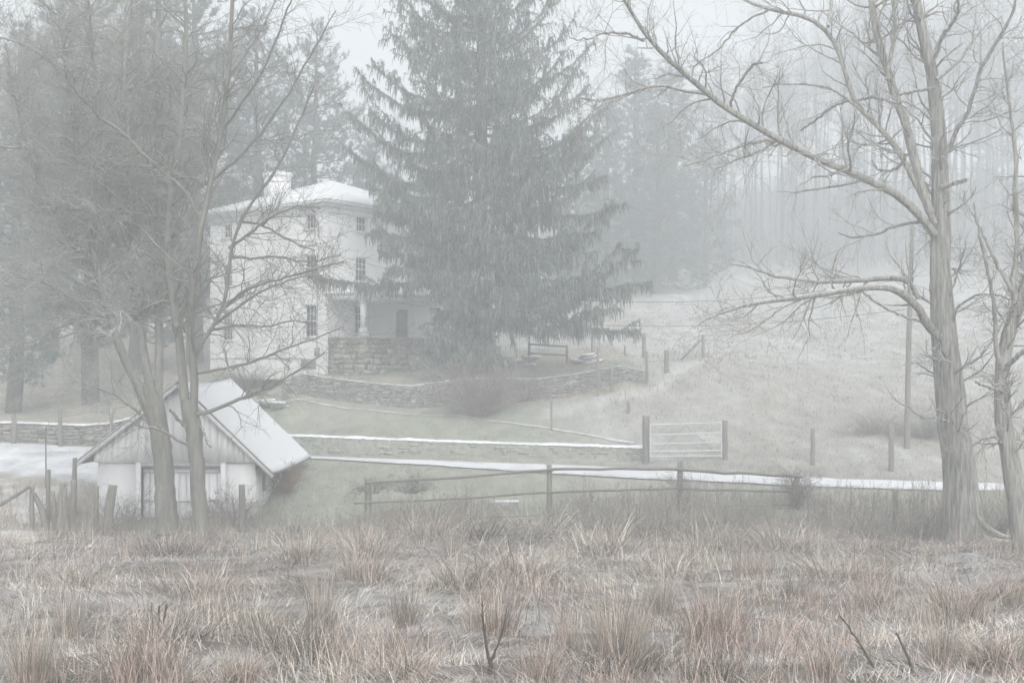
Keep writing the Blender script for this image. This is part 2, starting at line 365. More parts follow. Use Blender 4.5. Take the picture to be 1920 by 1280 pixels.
def grow(g, P, Rr, M_, t0, t1, ang, lens, n, wig, trop, rr=.6, rmax=9, tip=.25, wpow=1.0, lfall=.5, flat=0, down=0):
    """M_ children on the polylines P"""
    N, k, _ = P.shape
    L = np.linalg.norm(np.diff(P, axis=1), axis=-1).sum(1)
    w = L**wpow; w = w/w.sum()
    pi = g.choice(N, M_, p=w)
    t = t0+(t1-t0)*g.random(M_); f = t*(k-1); i = np.minimum(f.astype(int), k-2); u = (f-i)[:, None]
    p = P[pi, i]*(1-u)+P[pi, i+1]*u; T = unit(P[pi, i+1]-P[pi, i])
    r = Rr[pi, i]*(1-u[:, 0])+Rr[pi, i+1]*u[:, 0]
    rv = g.standard_normal((M_, 3)); rv[:, 2] *= (1-flat)
    pr = unit(rv-(rv*T).sum(1, keepdims=True)*T)
    a = np.radians(ang[0]+(ang[1]-ang[0])*g.random(M_))[:, None]
    d = unit(np.cos(a)*T+np.sin(a)*pr)
    l = (lens[0]+(lens[1]-lens[0])*g.random(M_))*(1-lfall*t)
    l = np.minimum(l, L[pi]*.9)
    r0 = np.minimum(r*rr, rmax)
    out = np.zeros((M_, n, 3)); out[:, 0] = p; st = (l/(n-1))[:, None]
    for q in range(1, n):
        out[:, q] = out[:, q-1]+d*st
        d = unit(d+wig*g.standard_normal((M_, 3))+np.array([0, 0, 1.])*trop-np.array([0, 0, 1.])*down*q/n)
    s = np.linspace(0, 1, n)[None]
    R_ = r0[:, None]*(1-s*(1-tip))
    return out, R_
def cat(*a):
    n = max(x[0].shape[1] for x in a); PP = []; RR = []
    for P, Rr in a:
        if P.shape[1] != n:
            t = np.linspace(0, P.shape[1]-1, n); i = np.minimum(t.astype(int), P.shape[1]-2); u = (t-i)
            Rr = Rr[:, i]*(1-u)+Rr[:, i+1]*u; P = P[:, i]*(1-u)[None, :, None]+P[:, i+1]*u[None, :, None]
        PP.append(P); RR.append(Rr)
    return np.concatenate(PP), np.concatenate(RR)

def traced_tree(name, label, root, limbs, Y0, seed, n1, n2, n3, bark, twig, l1=(1.2, 3.2), l2=(.5, 1.5), l3=(.25, .7),
                group=None, trunk_n=1, rmin=.0035, trop=.05, limb=None, down=0.0):
    """first trunk_n of the limbs are the trunk; each limb = (points, depth drift, takes twigs)"""
    g = rng_(seed); T = thing(name, label, 'tree', root, group)
    tk = MB(); br = MB(); P0 = []; R0 = []
    for i, (pts, dY, tw) in enumerate(limbs):
        P, Rr = trace(pts, Y0, dY, n=22, wig=.012, g=g)
        big = Rr.max() > .09
        (tk if i < trunk_n else br).tubes(P, Rr, k=26 if big else 9, rough=.09 if big else .06, seed=seed+i)
        if tw: P0.append(P); R0.append(Rr)
    P0 = np.array(P0); R0 = np.array(R0)
    a1 = grow(g, P0, R0, n1, .16, .99, (30, 75), l1, 9, .21, trop, rr=.42, rmax=.04, tip=.2, lfall=.45, down=down)
    a1[1][:] = np.maximum(a1[1], rmin*1.5)
    br.tubes(*a1, k=5)
    c1 = cat(a1, (P0, R0))
    a2 = grow(g, a1[0], a1[1], n2, .12, 1, (28, 65), l2, 6, .16, trop*.8, rr=.6, rmax=.016, tip=.35, lfall=.35, down=down*.6)
    a2[1][:] = np.maximum(a2[1], rmin)
    a3 = grow(g, a2[0], a2[1], n3, .1, 1, (22, 60), l3, 4, .14, .03, rr=.65, rmax=.008, tip=.5, lfall=.25)
    a3[1][:] = np.maximum(a3[1], rmin*.8)
    tws = MB(); tws.tubes(*a2, k=3); tws.tubes(*a3, k=3)
    build('trunk', tk, bark, T, smooth=True); build('branches', br, limb or bark, T, smooth=True)
    build('twigs', tws, twig, T)
    return T

# ------------------------------------------------------------------ the big bare tree on the right
C_Y = 31.5
limbsC = [
 ([(1810,1040,86),(1806,1005,70),(1802,930,60),(1797,853,55),(1782,760,55),(1772,660,51),(1767,590,43),(1763,500,35),(1763,427,34),(1763,333,30),(1760,200,26),(1747,133,22),(1733,67,18),(1713,0,16),(1700,-80,13),(1690,-220,7)], .6, True),
 ([(1752,440,14),(1737,410,15),(1697,370,14),(1630,337,14),(1563,312,13),(1513,290,12),(1463,263,12),(1413,237,11),(1373,210,11),(1323,177,10),(1280,130,9),(1257,117,9),(1223,90,8),(1207,67,7),(1187,23,6),(1165,-5,5),(1140,-40,3)], -3, True),
 ([(1752,420,12),(1737,377,12),(1710,333,11),(1697,300,10),(1673,267,10),(1640,227,9),(1593,190,9),(1590,140,9),(1573,100,8),(1553,53,8),(1523,32,8),(1480,23,7),(1437,20,6),(1390,0,5),(1360,-20,3)], 2, True),
 ([(1745,400,16),(1727,353,16),(1710,277,16),(1693,217,15),(1677,173,14),(1663,127,13),(1643,73,13),(1633,0,12),(1625,-80,9),(1610,-200,5)], 1.6, True),
 ([(1664,150,8),(1673,83,8),(1678,40,8),(1675,0,7),(1670,-60,5)], 1.2, True),
 ([(1765,300,9),(1785,262,8),(1800,233,8),(1820,200,7),(1830,147,7),(1853,103,7),(1883,57,6),(1903,20,5),(1908,-40,4)], -2, True),
 ([(1756,150,7),(1770,140,7),(1800,113,5),(1827,73,5),(1850,45,3),(1880,30,2)], 1.5, True),
 ([(1745,125,7),(1757,100,7),(1767,67,6),(1785,45,6),(1800,20,5),(1795,-20,4)], -1.5, True),
 ([(1770,640,16),(1740,612,16),(1726,585,16),(1713,560,15),(1690,544,14),(1653,534,12),(1607,540,11),(1553,550,10),(1507,557,9),(1460,564,8),(1413,567,7),(1373,579,5),(1327,594,4),(1300,615,2)], -2.5, True),
 ([(1722,560,10),(1713,530,11),(1697,520,11),(1657,519,10),(1627,527,9),(1580,525,8),(1533,530,7),(1493,524,6),(1447,517,5),(1403,500,4),(1370,495,2)], 1.2, True),
 ([(1740,620,5),(1727,604,5),(1663,580,5),(1630,557,4),(1615,545,3)], -1, False),
 ([(1513,556,4),(1470,575,4),(1435,600,4),(1400,622,3),(1370,632,2)], -2.2, True),
 ([(1323,177,6),(1280,170,6),(1233,157,5),(1173,177,5),(1120,193,4),(1087,180,3),(1060,190,2)], -2.6, True),
 ([(1463,265,7),(1440,262,7),(1413,267,6),(1373,280,5),(1313,303,4),(1280,312,3)], -1.8, True),
 ([(1455,264,6),(1413,290,5),(1373,302,4),(1340,320,3)], -1.2, True),
 ([(1370,206,6),(1370,190,5),(1383,160,5),(1413,120,5),(1430,118,4)], -1.5, True),
 ([(1207,77,5),(1180,63,5),(1133,60,4),(1105,75,3),(1070,72,2)], -2.8, True),
 ([(1590,190,6),(1560,200,5),(1530,225,4),(1500,245,3)], 1.7, True),
 ([(1640,227,6),(1600,195,5),(1560,165,4),(1520,158,4),(1470,158,3),(1430,165,2)], 1.0, True),
 ([(1687,195,6),(1640,182,5),(1600,190,4)], 1.5, False),
 ([(1755,165,6),(1720,170,6),(1685,178,5),(1660,172,3)], .8, True),
 ([(1697,290,7),(1693,308,7),(1670,322,6),(1645,318,5),(1635,300,3)], 1, True),
 ([(1440,20,5),(1410,33,4),(1380,53,4),(1353,90,3),(1300,122,3),(1297,150,2)], 2, True),
 ([(1553,50,6),(1560,0,6),(1565,-60,4)], 2.2, True),
 ([(1764,352,10),(1785,345,9),(1800,341,8),(1812,337,7)], -.4, False),
 ([(1735,415,7),(1690,420,6),(1640,440,5),(1595,446,4),(1572,436,3)], 1.3, True),
 ([(1780,560,4),(1800,500,4),(1808,470,3)], -.6, True),
 ([(1782,620,5),(1795,575,5),(1830,552,4),(1870,551,4),(1895,562,3)], -1, True),
]
rootC = np.array([at(1808, 1030, C_Y)[0], C_Y, g1(at(1808, 1030, C_Y)[0], C_Y)])
traced_tree('bare_tree', 'massive bare tree with furrowed grey trunk and long limb arching left over the field', rootC, limbsC, C_Y, 11, 330, 1700, 6000,
            M['bark'], M['twig_pale'], l1=(.9, 3.2), l2=(.4, 1.5), l3=(.2, .65), trop=.03)
# surface roots at the foot
rb = MB(); g = rng_(3)
for pts in ([(1822,985,20),(1840,1000,15),(1870,1010,11),(1905,1012,8)], [(1830,960,14),(1845,978,12),(1880,998,9),(1915,1002,7)], [(1815,1015,22),(1850,1028,14),(1890,1030,9)]):
    P, Rr = trace(pts, C_Y-.3, -.4, 12); P[:, 2] = np.maximum(P[:, 2]-.12, gz(P[:, 0], P[:, 1])-.02)
    rb.tubes(P, Rr, k=8, rough=.06)
for o in COL.objects:
    if o.name == 'bare_tree': build('root', rb, M['bark'], o, smooth=True)

D_Y = 29.0
limbsD = [
 ([(1930,1060,46),(1918,1000,38),(1905,920,34),(1893,853,31),(1880,790,29),(1876,740,26),(1873,677,25),(1890,630,24),(1907,567,22),(1925,540,19),(1945,480,16),(1955,380,13),(1950,250,10),(1960,100,8),(1965,-60,5)], .5, True),
 ([(1878,690,12),(1866,655,9),(1868,600,8),(1858,540,7),(1848,490,6),(1838,450,5),(1825,380,3)], -1, True),
 ([(1905,570,13),(1895,530,11),(1905,480,10),(1908,430,9),(1902,360,8),(1905,280,7),(1890,180,5),(1880,80,4)], 1, True),
 ([(1897,545,9),(1880,515,8),(1862,480,7),(1850,455,5),(1838,425,4)], .6, True),
 ([(1885,690,10),(1905,670,9),(1930,650,8)], -.6, False),
 ([(1880,735,7),(1860,728,6),(1845,722,5),(1830,717,5)], -.5, False),
 ([(1880,830,6),(1865,817,5),(1840,824,4),(1825,835,3)], .4, True),
 ([(1900,845,8),(1912,815,6),(1925,800,5)], .4, True),
]
rootD = np.array([at(1930, 1050, D_Y)[0], D_Y, g1(at(1930, 1050, D_Y)[0], D_Y)])
traced_tree('bare_tree', 'crooked smaller bare tree leaning in at the right edge of the meadow', rootD, limbsD, D_Y, 12, 110, 700, 2600,
            M['bark'], M['twig_pale'], l1=(.6, 2.0), l2=(.3, .9), l3=(.15, .45), trop=.05)

# ------------------------------------------------------------------ the bare trees before the shed
A_Y = 33.8
limbsA = [
 ([(314,1000,48),(312,975,40),(306,870,35),(297,800,34),(290,765,38),(284,745,30),(276,715,24)], 0, False),
 ([(285,785,17),(262,720,17),(233,677,15),(205,594,14),(180,494,12),(163,427,14),(150,330,11),(140,220,9),(120,100,7),(105,-60,4)], -2, True),
 ([(290,765,17),(272,680,15),(258,600,14),(248,520,12),(236,430,11),(230,300,14),(228,200,12),(235,100,10),(243,0,9),(245,-140,5)], 1.5, True),
 ([(296,765,17),(300,660,15),(297,560,14),(292,460,12),(298,360,15),(300,250,13),(292,140,11),(298,50,10),(297,-100,6)], 3, True),
 ([(240,460,7),(220,400,7),(190,340,7),(165,310,6),(133,290,6),(90,280,5),(40,277,5),(-40,275,4)], -3, True),
 ([(300,330,7),(285,312,6),(240,310,6),(200,304,5),(150,285,4),(105,265,3),(60,230,2)], -2, True),
 ([(172,450,7),(160,380,6),(150,355,5),(110,363,5),(67,387,4),(0,420,3),(-40,430,2)], -2.5, True),
 ([(205,590,9),(170,520,8),(135,460,7),(95,390,6),(60,300,5),(30,200,4),(10,80,3)], -4, True),
 ([(248,520,8),(215,420,8),(190,300,7),(180,180,6),(170,60,5),(160,-60,3)], -2.5, True),
 ([(236,430,8),(262,330,7),(270,220,6),(262,110,5),(270,-20,4)], 3, True),
 ([(297,560,8),(330,470,7),(345,380,6),(385,300,5),(400,200,4),(410,90,3)], 2.5, True),
 ([(230,650,8),(190,610,6),(140,560,5),(90,530,4),(30,520,3)], -3, True),
 ([(205,594,7),(165,590,5),(120,610,4),(60,640,3),(10,650,2)], -2, True),
 ([(287,800,5),(255,770,4),(220,742,4),(180,725,3),(130,712,2)], -1.5, True),
]
rootA = np.array([at(313, 990, A_Y)[0], A_Y, g1(at(313, 990, A_Y)[0], A_Y)])
traced_tree('bare_tree', 'bare tree fanning into many stems before the shed door, left one of two', rootA, limbsA, A_Y, 21, 640, 7500, 34000,
            M['bark_olive'], M['twig'], l1=(1.0, 3.4), l2=(.5, 1.5), l3=(.25, .75), trop=.03, down=.06, limb=M['bark_limb'], rmin=.0028)
B_Y = 33.0
limbsB = [
 ([(380,1020,42),(378,1000,32),(374,940,28),(370,870,26),(363,810,29),(358,775,30),(355,750,26)], 0, False),
 ([(352,790,17),(345,742,17),(346,710,16),(335,627,15),(320,544,14),(311,460,13),(313,400,12),(325,330,11),(340,250,10),(345,160,9),(350,60,7),(340,-100,5)], 2, True),
 ([(362,795,16),(368,742,15),(367,710,14),(356,644,14),(357,577,13),(366,494,12),(377,427,11),(395,340,10),(415,250,9),(428,150,9),(433,60,8),(440,-80,5)], -1, True),
 ([(362,680,6.8),(383,630,7.5),(410,600,6.8),(424,570,6.8),(427,527,6.8),(432,460,6.0),(450,415,6.0),(470,380,5.2),(495,350,6),(530,300,5),(560,230,4),(590,160,3)], -2, True),
 ([(377,420,7),(360,370,7),(333,340,7),(283,307,6),(233,247,6),(190,227,6),(150,180,5),(100,117,5),(43,80,4),(-30,62,3)], -2.5, True),
 ([(332,620,6),(340,605,6),(346,570,6),(348,540,5)], -.8, False),
 ([(366,778,9),(400,770,8),(437,752,7),(469,742,6),(515,720,5),(562,692,4),(610,660,2)], -1.5, True),
 ([(356,836,7),(335,826,6),(312,811,6),(287,799,5),(262,803,3),(244,788,2)], -1, True),
 ([(357,806,8),(343,794,7),(331,783,6),(319,767,4)], -.6, False),
 ([(374,795,5),(382,810,5),(390,830,5),(396,838,4)], -.6, False),
 ([(424,575,6),(460,540,5),(520,525,4),(600,500,4),(645,490,3)], -2.5, True),
 ([(430,480,6),(470,485,5),(520,480,4),(580,492,3),(640,478,2)], -1.5, True),
 ([(400,610,6),(450,572,5),(500,540,4),(560,520,3),(610,515,2)], -2.2, True),
 ([(368,700,6),(420,690,5),(467,682,5),(533,654,4),(590,635,3),(645,612,2)], -2, True),
 ([(390,620,6),(440,610,5),(500,612,4),(550,600,3),(590,605,2)], -1.5, True),
 ([(450,415,6),(490,420,5),(540,450,4),(590,470,3)], -2, True),
 ([(430,465,6),(465,440,5),(510,405,4),(560,385,3),(600,390,2)], -2, True),
 ([(415,250,6),(450,200,5),(490,140,4),(520,70,4),(550,-10,3)], -2, True),
 ([(396,340,6),(445,300,5),(490,250,5),(540,180,4),(590,90,3),(630,20,2)], -2, True),
 ([(428,150,5),(470,90,4),(510,20,3),(530,-40,2)], 1.5, True),
]
rootB = np.array([at(379, 1010, B_Y)[0], B_Y, g1(at(379, 1010, B_Y)[0], B_Y)])
traced_tree('bare_tree', 'bare forked tree in front of the shed whose low boughs reach across the white house', rootB, limbsB, B_Y, 22, 380, 1700, 3800,
            M['bark_olive'], M['twig_dark'], l1=(.8, 2.8), l2=(.4, 1.25), l3=(.2, .6), trop=.02, down=.04, limb=M['bark_dark'])

# ------------------------------------------------------------------ generic bare trees (wood on the hill, behind the yard)
def proto_bare(seed, H, r, n1, n2, n3, k1=3):
    g = rng_(seed)
    z = np.linspace(0, 1, 14)
    P = np.stack([np.cumsum(g.standard_normal(14))*.12, np.cumsum(g.standard_normal(14))*.12, z*H], -1); P[:, :2] -= P[0, :2]
    Rr = r*(1-z)**.8+.012
    tk = MB(); tk.tubes(P, Rr, k=8, rough=.04, seed=seed)
    a0 = grow(g, P[None], Rr[None], k1*3, .5, .9, (15, 38), (H*.2, H*.36), 10, .10, .12, rr=.55, tip=.15, lfall=.4)
    br = MB(); br.tubes(*a0, k=5)
    b0 = cat((P[None], Rr[None]), a0)
    a1 = grow(g, b0[0], b0[1], n1, .5, 1, (25, 60), (1.2, 3.4), 7, .13, .10, rr=.5, rmax=.05, tip=.25, lfall=.3)
    br.tubes(*a1, k=4)
    a2 = grow(g, a1[0], a1[1], n2, .1, 1, (20, 55), (.7, 1.9), 5, .13, .06, rr=.6, rmax=.02, tip=.4, lfall=.3)
    a3 = grow(g, a2[0], a2[1], n3, .1, 1, (20, 55), (.4, 1.1), 3, .13, .04, rr=.7, rmax=.012, tip=.5, lfall=.2)
    a2[1][:] = np.maximum(a2[1], .010); a3[1][:] = np.maximum(a3[1], .008)
    tw = MB(); tw.tubes(*a2, k=3); tw.tubes(*a3, k=3)
    return tk, br, tw
protos = []
def bare_tree_at(i, loc, rz, sc, label, group):
    if protos[i]['src'] is None:
        T = thing('woodland_tree', label, 'tree', loc, group, rz, sc)
        build('trunk', protos[i]['m'][0], M['bark_far'], T, smooth=True, local=True); build('branches', protos[i]['m'][1], M['bark_far'], T, local=True)
        build('twigs', protos[i]['m'][2], M['twig_far'], T, local=True); protos[i]['src'] = T; return T
    return copy_thing(protos[i]['src'], label, loc, rz, sc, group)
for i in range(5): protos.append({'src': None, 'm': proto_bare(100+i, 24+1.2*i, .17+.03*(i % 3), 70, 430, 950)})
g = rng_(77); cnt = 0
WG = 'bare trees of the wood along the hilltop'
for px in np.concatenate([np.linspace(1335, 1990, 46), np.linspace(1320, 2010, 34), np.linspace(1060, 1330, 9), np.linspace(1300, 2010, 14)]):
    row = 0 if cnt < 46 else (1 if cnt < 80 else (2 if cnt < 89 else 3))
    Y = (g.uniform(123, 140), g.uniform(140, 168), g.uniform(135, 168), g.uniform(165, 185))[row]
    p = base(px+g.uniform(-9, 9), Y)
    sc = g.uniform(.72, 1.05)*(1.0 if px > 1560 else .82 if px > 1430 else .66)
    bare_tree_at(int(g.integers(0, 5)), p-np.array([0, 0, .2]), g.uniform(0, 6.28), (sc, sc, sc*g.uniform(.95, 1.2)),
                 'slender bare tree among the hazy wood on the hilltop beyond the pale field', WG)
    cnt += 1
ug = MB(); n = 5200; Yq = g.uniform(122, 182, n); pxq = g.uniform(1090, 2010, n); xq = (pxq-960)/F*Yq; zq = gz(xq, Yq); Pq = np.zeros((n, 5, 3)); Pq[:, 0] = np.stack([xq, Yq, zq-.1], -1); dq = unit(np.stack([g.standard_normal(n)*.3, g.standard_normal(n)*.3, np.ones(n)], -1)); lq = g.uniform(.8, 3.0, n)**1.0
for q in range(1, 5): Pq[:, q] = Pq[:, q-1]+dq*(lq/4)[:, None]; dq = unit(dq+.12*g.standard_normal((n, 3)))
Rq = np.array([.035, .03, .024, .018, .012])[None]*g.uniform(.6, 1.3, (n, 1)); ug.tubes(Pq, Rq, k=3); aq = grow(g, Pq, Rq, 12000, .2, 1, (20, 60), (.5, 1.7), 3, .15, .05, rr=.7, tip=.5); aq[1][:] = np.maximum(aq[1], .011); ug.tubes(*aq, k=3)
o_ = build('undergrowth', ug, M['bark_far'], kind='stuff'); o_['label'] = 'leafless undergrowth on the floor of the hilltop wood'; o_['category'] = 'undergrowth'
for (px, Y, sc, lab) in [(690, 96, .72, 'hazy bare tree showing between the pines and the tall spruce above the house roof'),
                         (745, 104, .66, 'pale bare tree half hidden behind the left boughs of the tall spruce'),
                         (-45, 47, .75, 'bare tree at the left edge behind the snowy yard')]:
    bare_tree_at(1, base(px, Y), 1.3*sc+px, sc, lab, None)
    
# ------------------------------------------------------------------ conifers
def needles(mb, g, p, ax, n, ln, wd, spread, col, cv=.25):
    """tufts of thin triangular needles at points p, axis ax"""
    N = len(p); P = np.repeat(p, n, 0); A = np.repeat(ax, n, 0)
    d = unit(A+spread*g.standard_normal((N*n, 3)))
    s = unit(np.cross(d, g.standard_normal((N*n, 3))))
    l = ln*(.6+.7*g.random((N*n, 1)))
    V = np.stack([P-s*wd/2, P+s*wd/2, P+d*l], 1).reshape(-1, 3)
    T = np.arange(len(V)).reshape(-1, 3)
    cc = np.asarray(col)[None]*(1+cv*g.standard_normal((N, 1)))
    mb.add(V, T=T, c=np.clip(np.repeat(cc, n*3, 0), .2, 2))

def proto_pine(seed, H, Rc, low, dens=1.0, shape=1.0):
    g = rng_(seed); tk = MB(); ndl = MB(); br = MB()
    z = np.linspace(0, 1, 16)
    P = np.stack([np.cumsum(g.standard_normal(16))*.06, np.cumsum(g.standard_normal(16))*.06, z*H], -1); P[:, :2] -= P[0, :2]
    Rr = .42*(H/22)*(1-z)**.85+.03
    tk.tubes(P, Rr, k=12, rough=.06, seed=seed)
    Bs = []; zz = low*H
    while zz < H*.985:
        t = (zz/H-low)/(1-low)
        prof = (np.sin(np.pi*min(1, .16+.88*t**.9))**.7)*(1-t*.15) if shape == 1 else (1-t)**.8*.95+.05
        for q in range(int(g.integers(3, 6))):
            a = g.uniform(0, 6.28); L = max(.5, Rc*prof*g.uniform(.45, 1.12))
            e = R(-8+40*t+g.uniform(-9, 12))
            s = np.linspace(0, 1, 9)
            x = L*s; zc = zz+np.tan(e)*L*s+L*.22*s**2.2-.10*L*np.sin(np.pi*s)
            pt = np.stack([np.cos(a)*x, np.sin(a)*x, zc], -1)+g.standard_normal((9, 3))*.05*s[:, None]*L**.5
            pt[:, :2] += np.stack([np.interp(zz, P[:, 2], P[:, 0]), np.interp(zz, P[:, 2], P[:, 1])])
            Bs.append(pt)
        zz += g.uniform(.38, .75)
    Bs = np.array(Bs); RB = np.linspace(.055, .012, 9)[None]*np.ones((len(Bs), 1))
    br.tubes(Bs, RB, k=4)
    a1 = grow(g, Bs, RB, int(len(Bs)*11*dens), .22, 1, (30, 65), (.6, 2.0), 5, .12, .10, rr=.5, rmax=.02, tip=.4, lfall=.45, flat=.6)
    br.tubes(*a1, k=3)
    n = int(len(Bs)*75*dens); pi = g.integers(0, len(a1[0]), n); t = g.random(n)**.6*4; i = np.minimum(t.astype(int), 3); u = (t-i)[:, None]
    p = a1[0][pi, i]*(1-u)+a1[0][pi, i+1]*u+g.standard_normal((n, 3))*.05
    ax = unit(unit(a1[0][pi, i+1]-a1[0][pi, i])+np.array([0, 0, .55]))
    needles(ndl, g, p, ax, 8, .30, .035, .55, (1, 1, 1))
    return tk, br, ndl
pines = [{'src': None, 'm': proto_pine(200, 24, 5.2, .16)}, {'src': None, 'm': proto_pine(201, 22, 4.6, .10)}, {'src': None, 'm': proto_pine(202, 20, 4.0, .05, shape=0, dens=.8)}]
def pine_at(i, loc, rz, sc, label, group=None, name='pine_tree'):
    if pines[i]['src'] is None:
        T = thing(name, label, 'conifer', loc, group, rz, sc)
        build('trunk', pines[i]['m'][0], M['conbark'], T, smooth=True, local=True); build('branches', pines[i]['m'][1], M['conbark'], T, local=True)
        build('needles', pines[i]['m'][2], M['pine'], T, local=True); pines[i]['src'] = T; return T
    return copy_thing(pines[i]['src'], label, loc, rz, sc, group)
def pine_px(i, px, Y, topy, rz, label, group=None, wid=1.0, H=None):
    p = base(px, Y); h = (HY-topy)/F*Y-p[2]; s = h/(24, 22, 20)[i]
    return pine_at(i, p-np.array([0, 0, .1]), rz, (s*wid, s*wid, s), label, group)
PG = 'dark pines around the house'
pine_px(0, 170, 57, -90, .3, 'dark pine with the thickest trunk, left of the house beyond the stone wall', PG, 1.0)
pine_px(1, 25, 55, 40, 1.9, 'dark pine with a narrow trunk behind the left stretch of the snow capped wall', PG, 1.0)
pine_px(0, 365, 73, -70, 2.6, 'tall dark pine rising straight behind the left end of the house', PG, 1.05)
pine_px(1, 490, 78, 20, 4.1, 'dark pine right behind the chimney of the white house', PG, 1.05)
pine_px(0, 590, 84, 40, 5.2, 'dark pine with feathery top right of the chimney, against the sky', PG, .9)
pine_px(1, 95, 80, 10, .9, 'hazy pine further back between the two left trunks', PG, 1.1)
pine_px(1, 255, 68, -20, 3.3, 'dark pine behind the fan of bare stems left of the house', PG, 1.1)
pine_px(1, 690, 90, 270, .2, 'low dark pine behind the roof peak of the white house', PG, 1.3)
HG = 'hazy conifers on the slope right of the spruce'
pine_px(2, 1195, 104, 88, .4, 'hazy blue conifer with the highest top right of the tall spruce', HG, 1.25)
pine_px(2, 1262, 108, 112, 1.4, 'hazy blue conifer second highest, just right of the highest one', HG, 1.2)
pine_px(2, 1140, 100, 190, 2.4, 'hazy conifer nearest to the right boughs of the tall spruce', HG, 1.35)
pine_px(2, 1322, 112, 235, 3.4, 'lowest hazy conifer at the right end of the conifer clump by the wood', HG, 1.3)
pine_px(2, 1232, 100, 190, 5.1, 'hazy conifer in the front middle of the conifer clump on the slope', HG, 1.4)
pine_px(2, 1080, 96, 225, 3.9, 'hazy conifer mostly hidden behind the right side of the tall spruce', HG, 1.4)
for q, (px, Y, ty) in enumerate([(1490, 150, 205), (1600, 158, 190), (1850, 150, 90)]):
    pine_px(2, px, Y, ty, q*1.7, ('faint far conifer left of the arching limb among the bare wood', 'faint far conifer behind the upright limbs of the massive tree', 'faint far conifer in the wood at the upper right')[q], None, 1.0)

# ------------------------------------------------------------------ the house
CX, CYh = -9.36, 59.5
Cn = np.array([CX, CYh, 0.]); UL = np.array([-.79, .613, 0]); UR = np.array([.613, .79, 0]); UZ = np.array([0, 0, 1.])
NL = -UR; NR = np.array([.79, -.613, 0])
W_ = 9.4; ZB, ZE = -.6, 8.35
house = thing('house', 'white stucco three storey house with snowy hipped roof and side porch', 'house', (CX, CYh, ZB))
def wall_face(mb, O, U, Nn, L, z0, z1, holes, dep=.16, c=(1, 1, 1)):
    us = sorted({0, L}|{h[0] for h in holes}|{h[1] for h in holes}); zs = sorted({z0, z1}|{h[2] for h in holes}|{h[3] for h in holes})
    for a, b in zip(us, us[1:]):
        for p, q in zip(zs, zs[1:]):
            um, zm = (a+b)/2, (p+q)/2
            if any(h[0] < um < h[1] and h[2] < zm < h[3] for h in holes): continue
            mb.add([O+U*a+UZ*p, O+U*b+UZ*p, O+U*b+UZ*q, O+U*a+UZ*q], Q=[[0, 1, 2, 3]], c=c)
    for (a, b, p, q) in holes:
        for (s, e) in ((O+U*a+UZ*p, O+U*b+UZ*p), (O+U*b+UZ*p, O+U*b+UZ*q), (O+U*b+UZ*q, O+U*a+UZ*q), (O+U*a+UZ*q, O+U*a+UZ*p)):
            mb.add([s, e, e-Nn*dep, s-Nn*dep], Q=[[0, 1, 2, 3]], c=c)
def window(parent, O, U, Nn, h, nxp, nzp, dep=.12, sash=True):
    a, b, p, q = h; fr = MB(); t = .045
    o = O-Nn*dep
    fr.box(o+U*a+UZ*p, U*t, Nn*.06, UZ*(q-p)); fr.box(o+U*(b-t)+UZ*p, U*t, Nn*.06, UZ*(q-p))
    fr.box(o+U*(a+t)+UZ*p, U*(b-a-2*t), Nn*.06, UZ*t); fr.box(o+U*(a+t)+UZ*(q-t), U*(b-a-2*t), Nn*.06, UZ*t)
    m = .024
    for i in range(1, nxp):
        u = a+t+(b-a-2*t)*i/nxp; fr.box(o+U*(u-m/2)+UZ*(p+t)+Nn*.005, U*m, Nn*.035, UZ*(q-p-2*t))
    for i in range(1, nzp):
        zz = p+t+(q-p-2*t)*i/nzp; mm = m*1.9 if sash and i == nzp//2 else m
        fr.box(o+U*(a+t)+UZ*(zz-mm/2)+Nn*.008, U*(b-a-2*t), Nn*.038, UZ*mm)
    # outer casing and sill
    for (u0, u1, z0_, z1_) in ((a-.09, a-.002, p, q+.09), (b+.002, b+.09, p, q+.09), (a, b, q+.003, q+.09)):
        fr.box(O+U*u0+UZ*z0_+Nn*.003, U*(u1-u0), Nn*.03, UZ*(z1_-z0_))
    w = build('window', fr, M['white'], parent)
    pn = MB(); pn.box(o+U*(a+t*.5)+UZ*(p+t*.5)-Nn*.012, U*(b-a-t), Nn*.016, UZ*(q-p-t))
    build('pane', pn, M['glass'], w, local=False) if False else None
    po = build('pane', pn, M['glass'], parent); po.parent = w
    sl = MB(); sl.box(O+U*(a-.13)+UZ*(p-.09)-Nn*.1, U*(b-a+.26), Nn*.2, UZ*.085)
    so = build('sill', sl, M['white'], parent); so.parent = w
    return w
O_L = Cn.copy(); O_R = Cn.copy()
hl = [(.88, 1.62, 7.15, 7.92), (.80, 1.66, 4.55, 5.78), (.80, 1.68, 1.62, 3.22), (7.5, 8.35, 1.55, 3.15), (7.5, 8.3, 4.5, 5.7), (7.5, 8.25, 7.15, 7.9)]
hr = [(2.05, 2.80, 7.15, 7.92), (2.0, 2.85, 4.55, 5.78), (6.6, 7.35, 7.15, 7.92), (6.6, 7.35, 4.55, 5.78),
      (1.95, 2.85, 1.65, 3.25), (5.05, 6.0, 1.55, 3.2)]
wm = MB()
wall_face(wm, O_L, UL, NL, W_, ZB, ZE, hl)
wall_face(wm, O_R, UR, NR, W_, ZB, ZE, hr)
far = Cn+UL*W_+UR*W_
wall_face(wm, far, -UL, UR, W_, ZB, ZE, []); wall_face(wm, far, -UR, UL, W_, ZB, ZE, [])
build('wall', wm, M['stucco'], house)
for i, h in enumerate(hl): window(house, O_L, UL, NL, h, 3 if i == 0 or i == 5 else 3, 2 if i in (0, 5) else 4)
for i, h in enumerate(hr[:5]): window(house, O_R, UR, NR, h, 3, 2 if i in (0, 2) else 4)
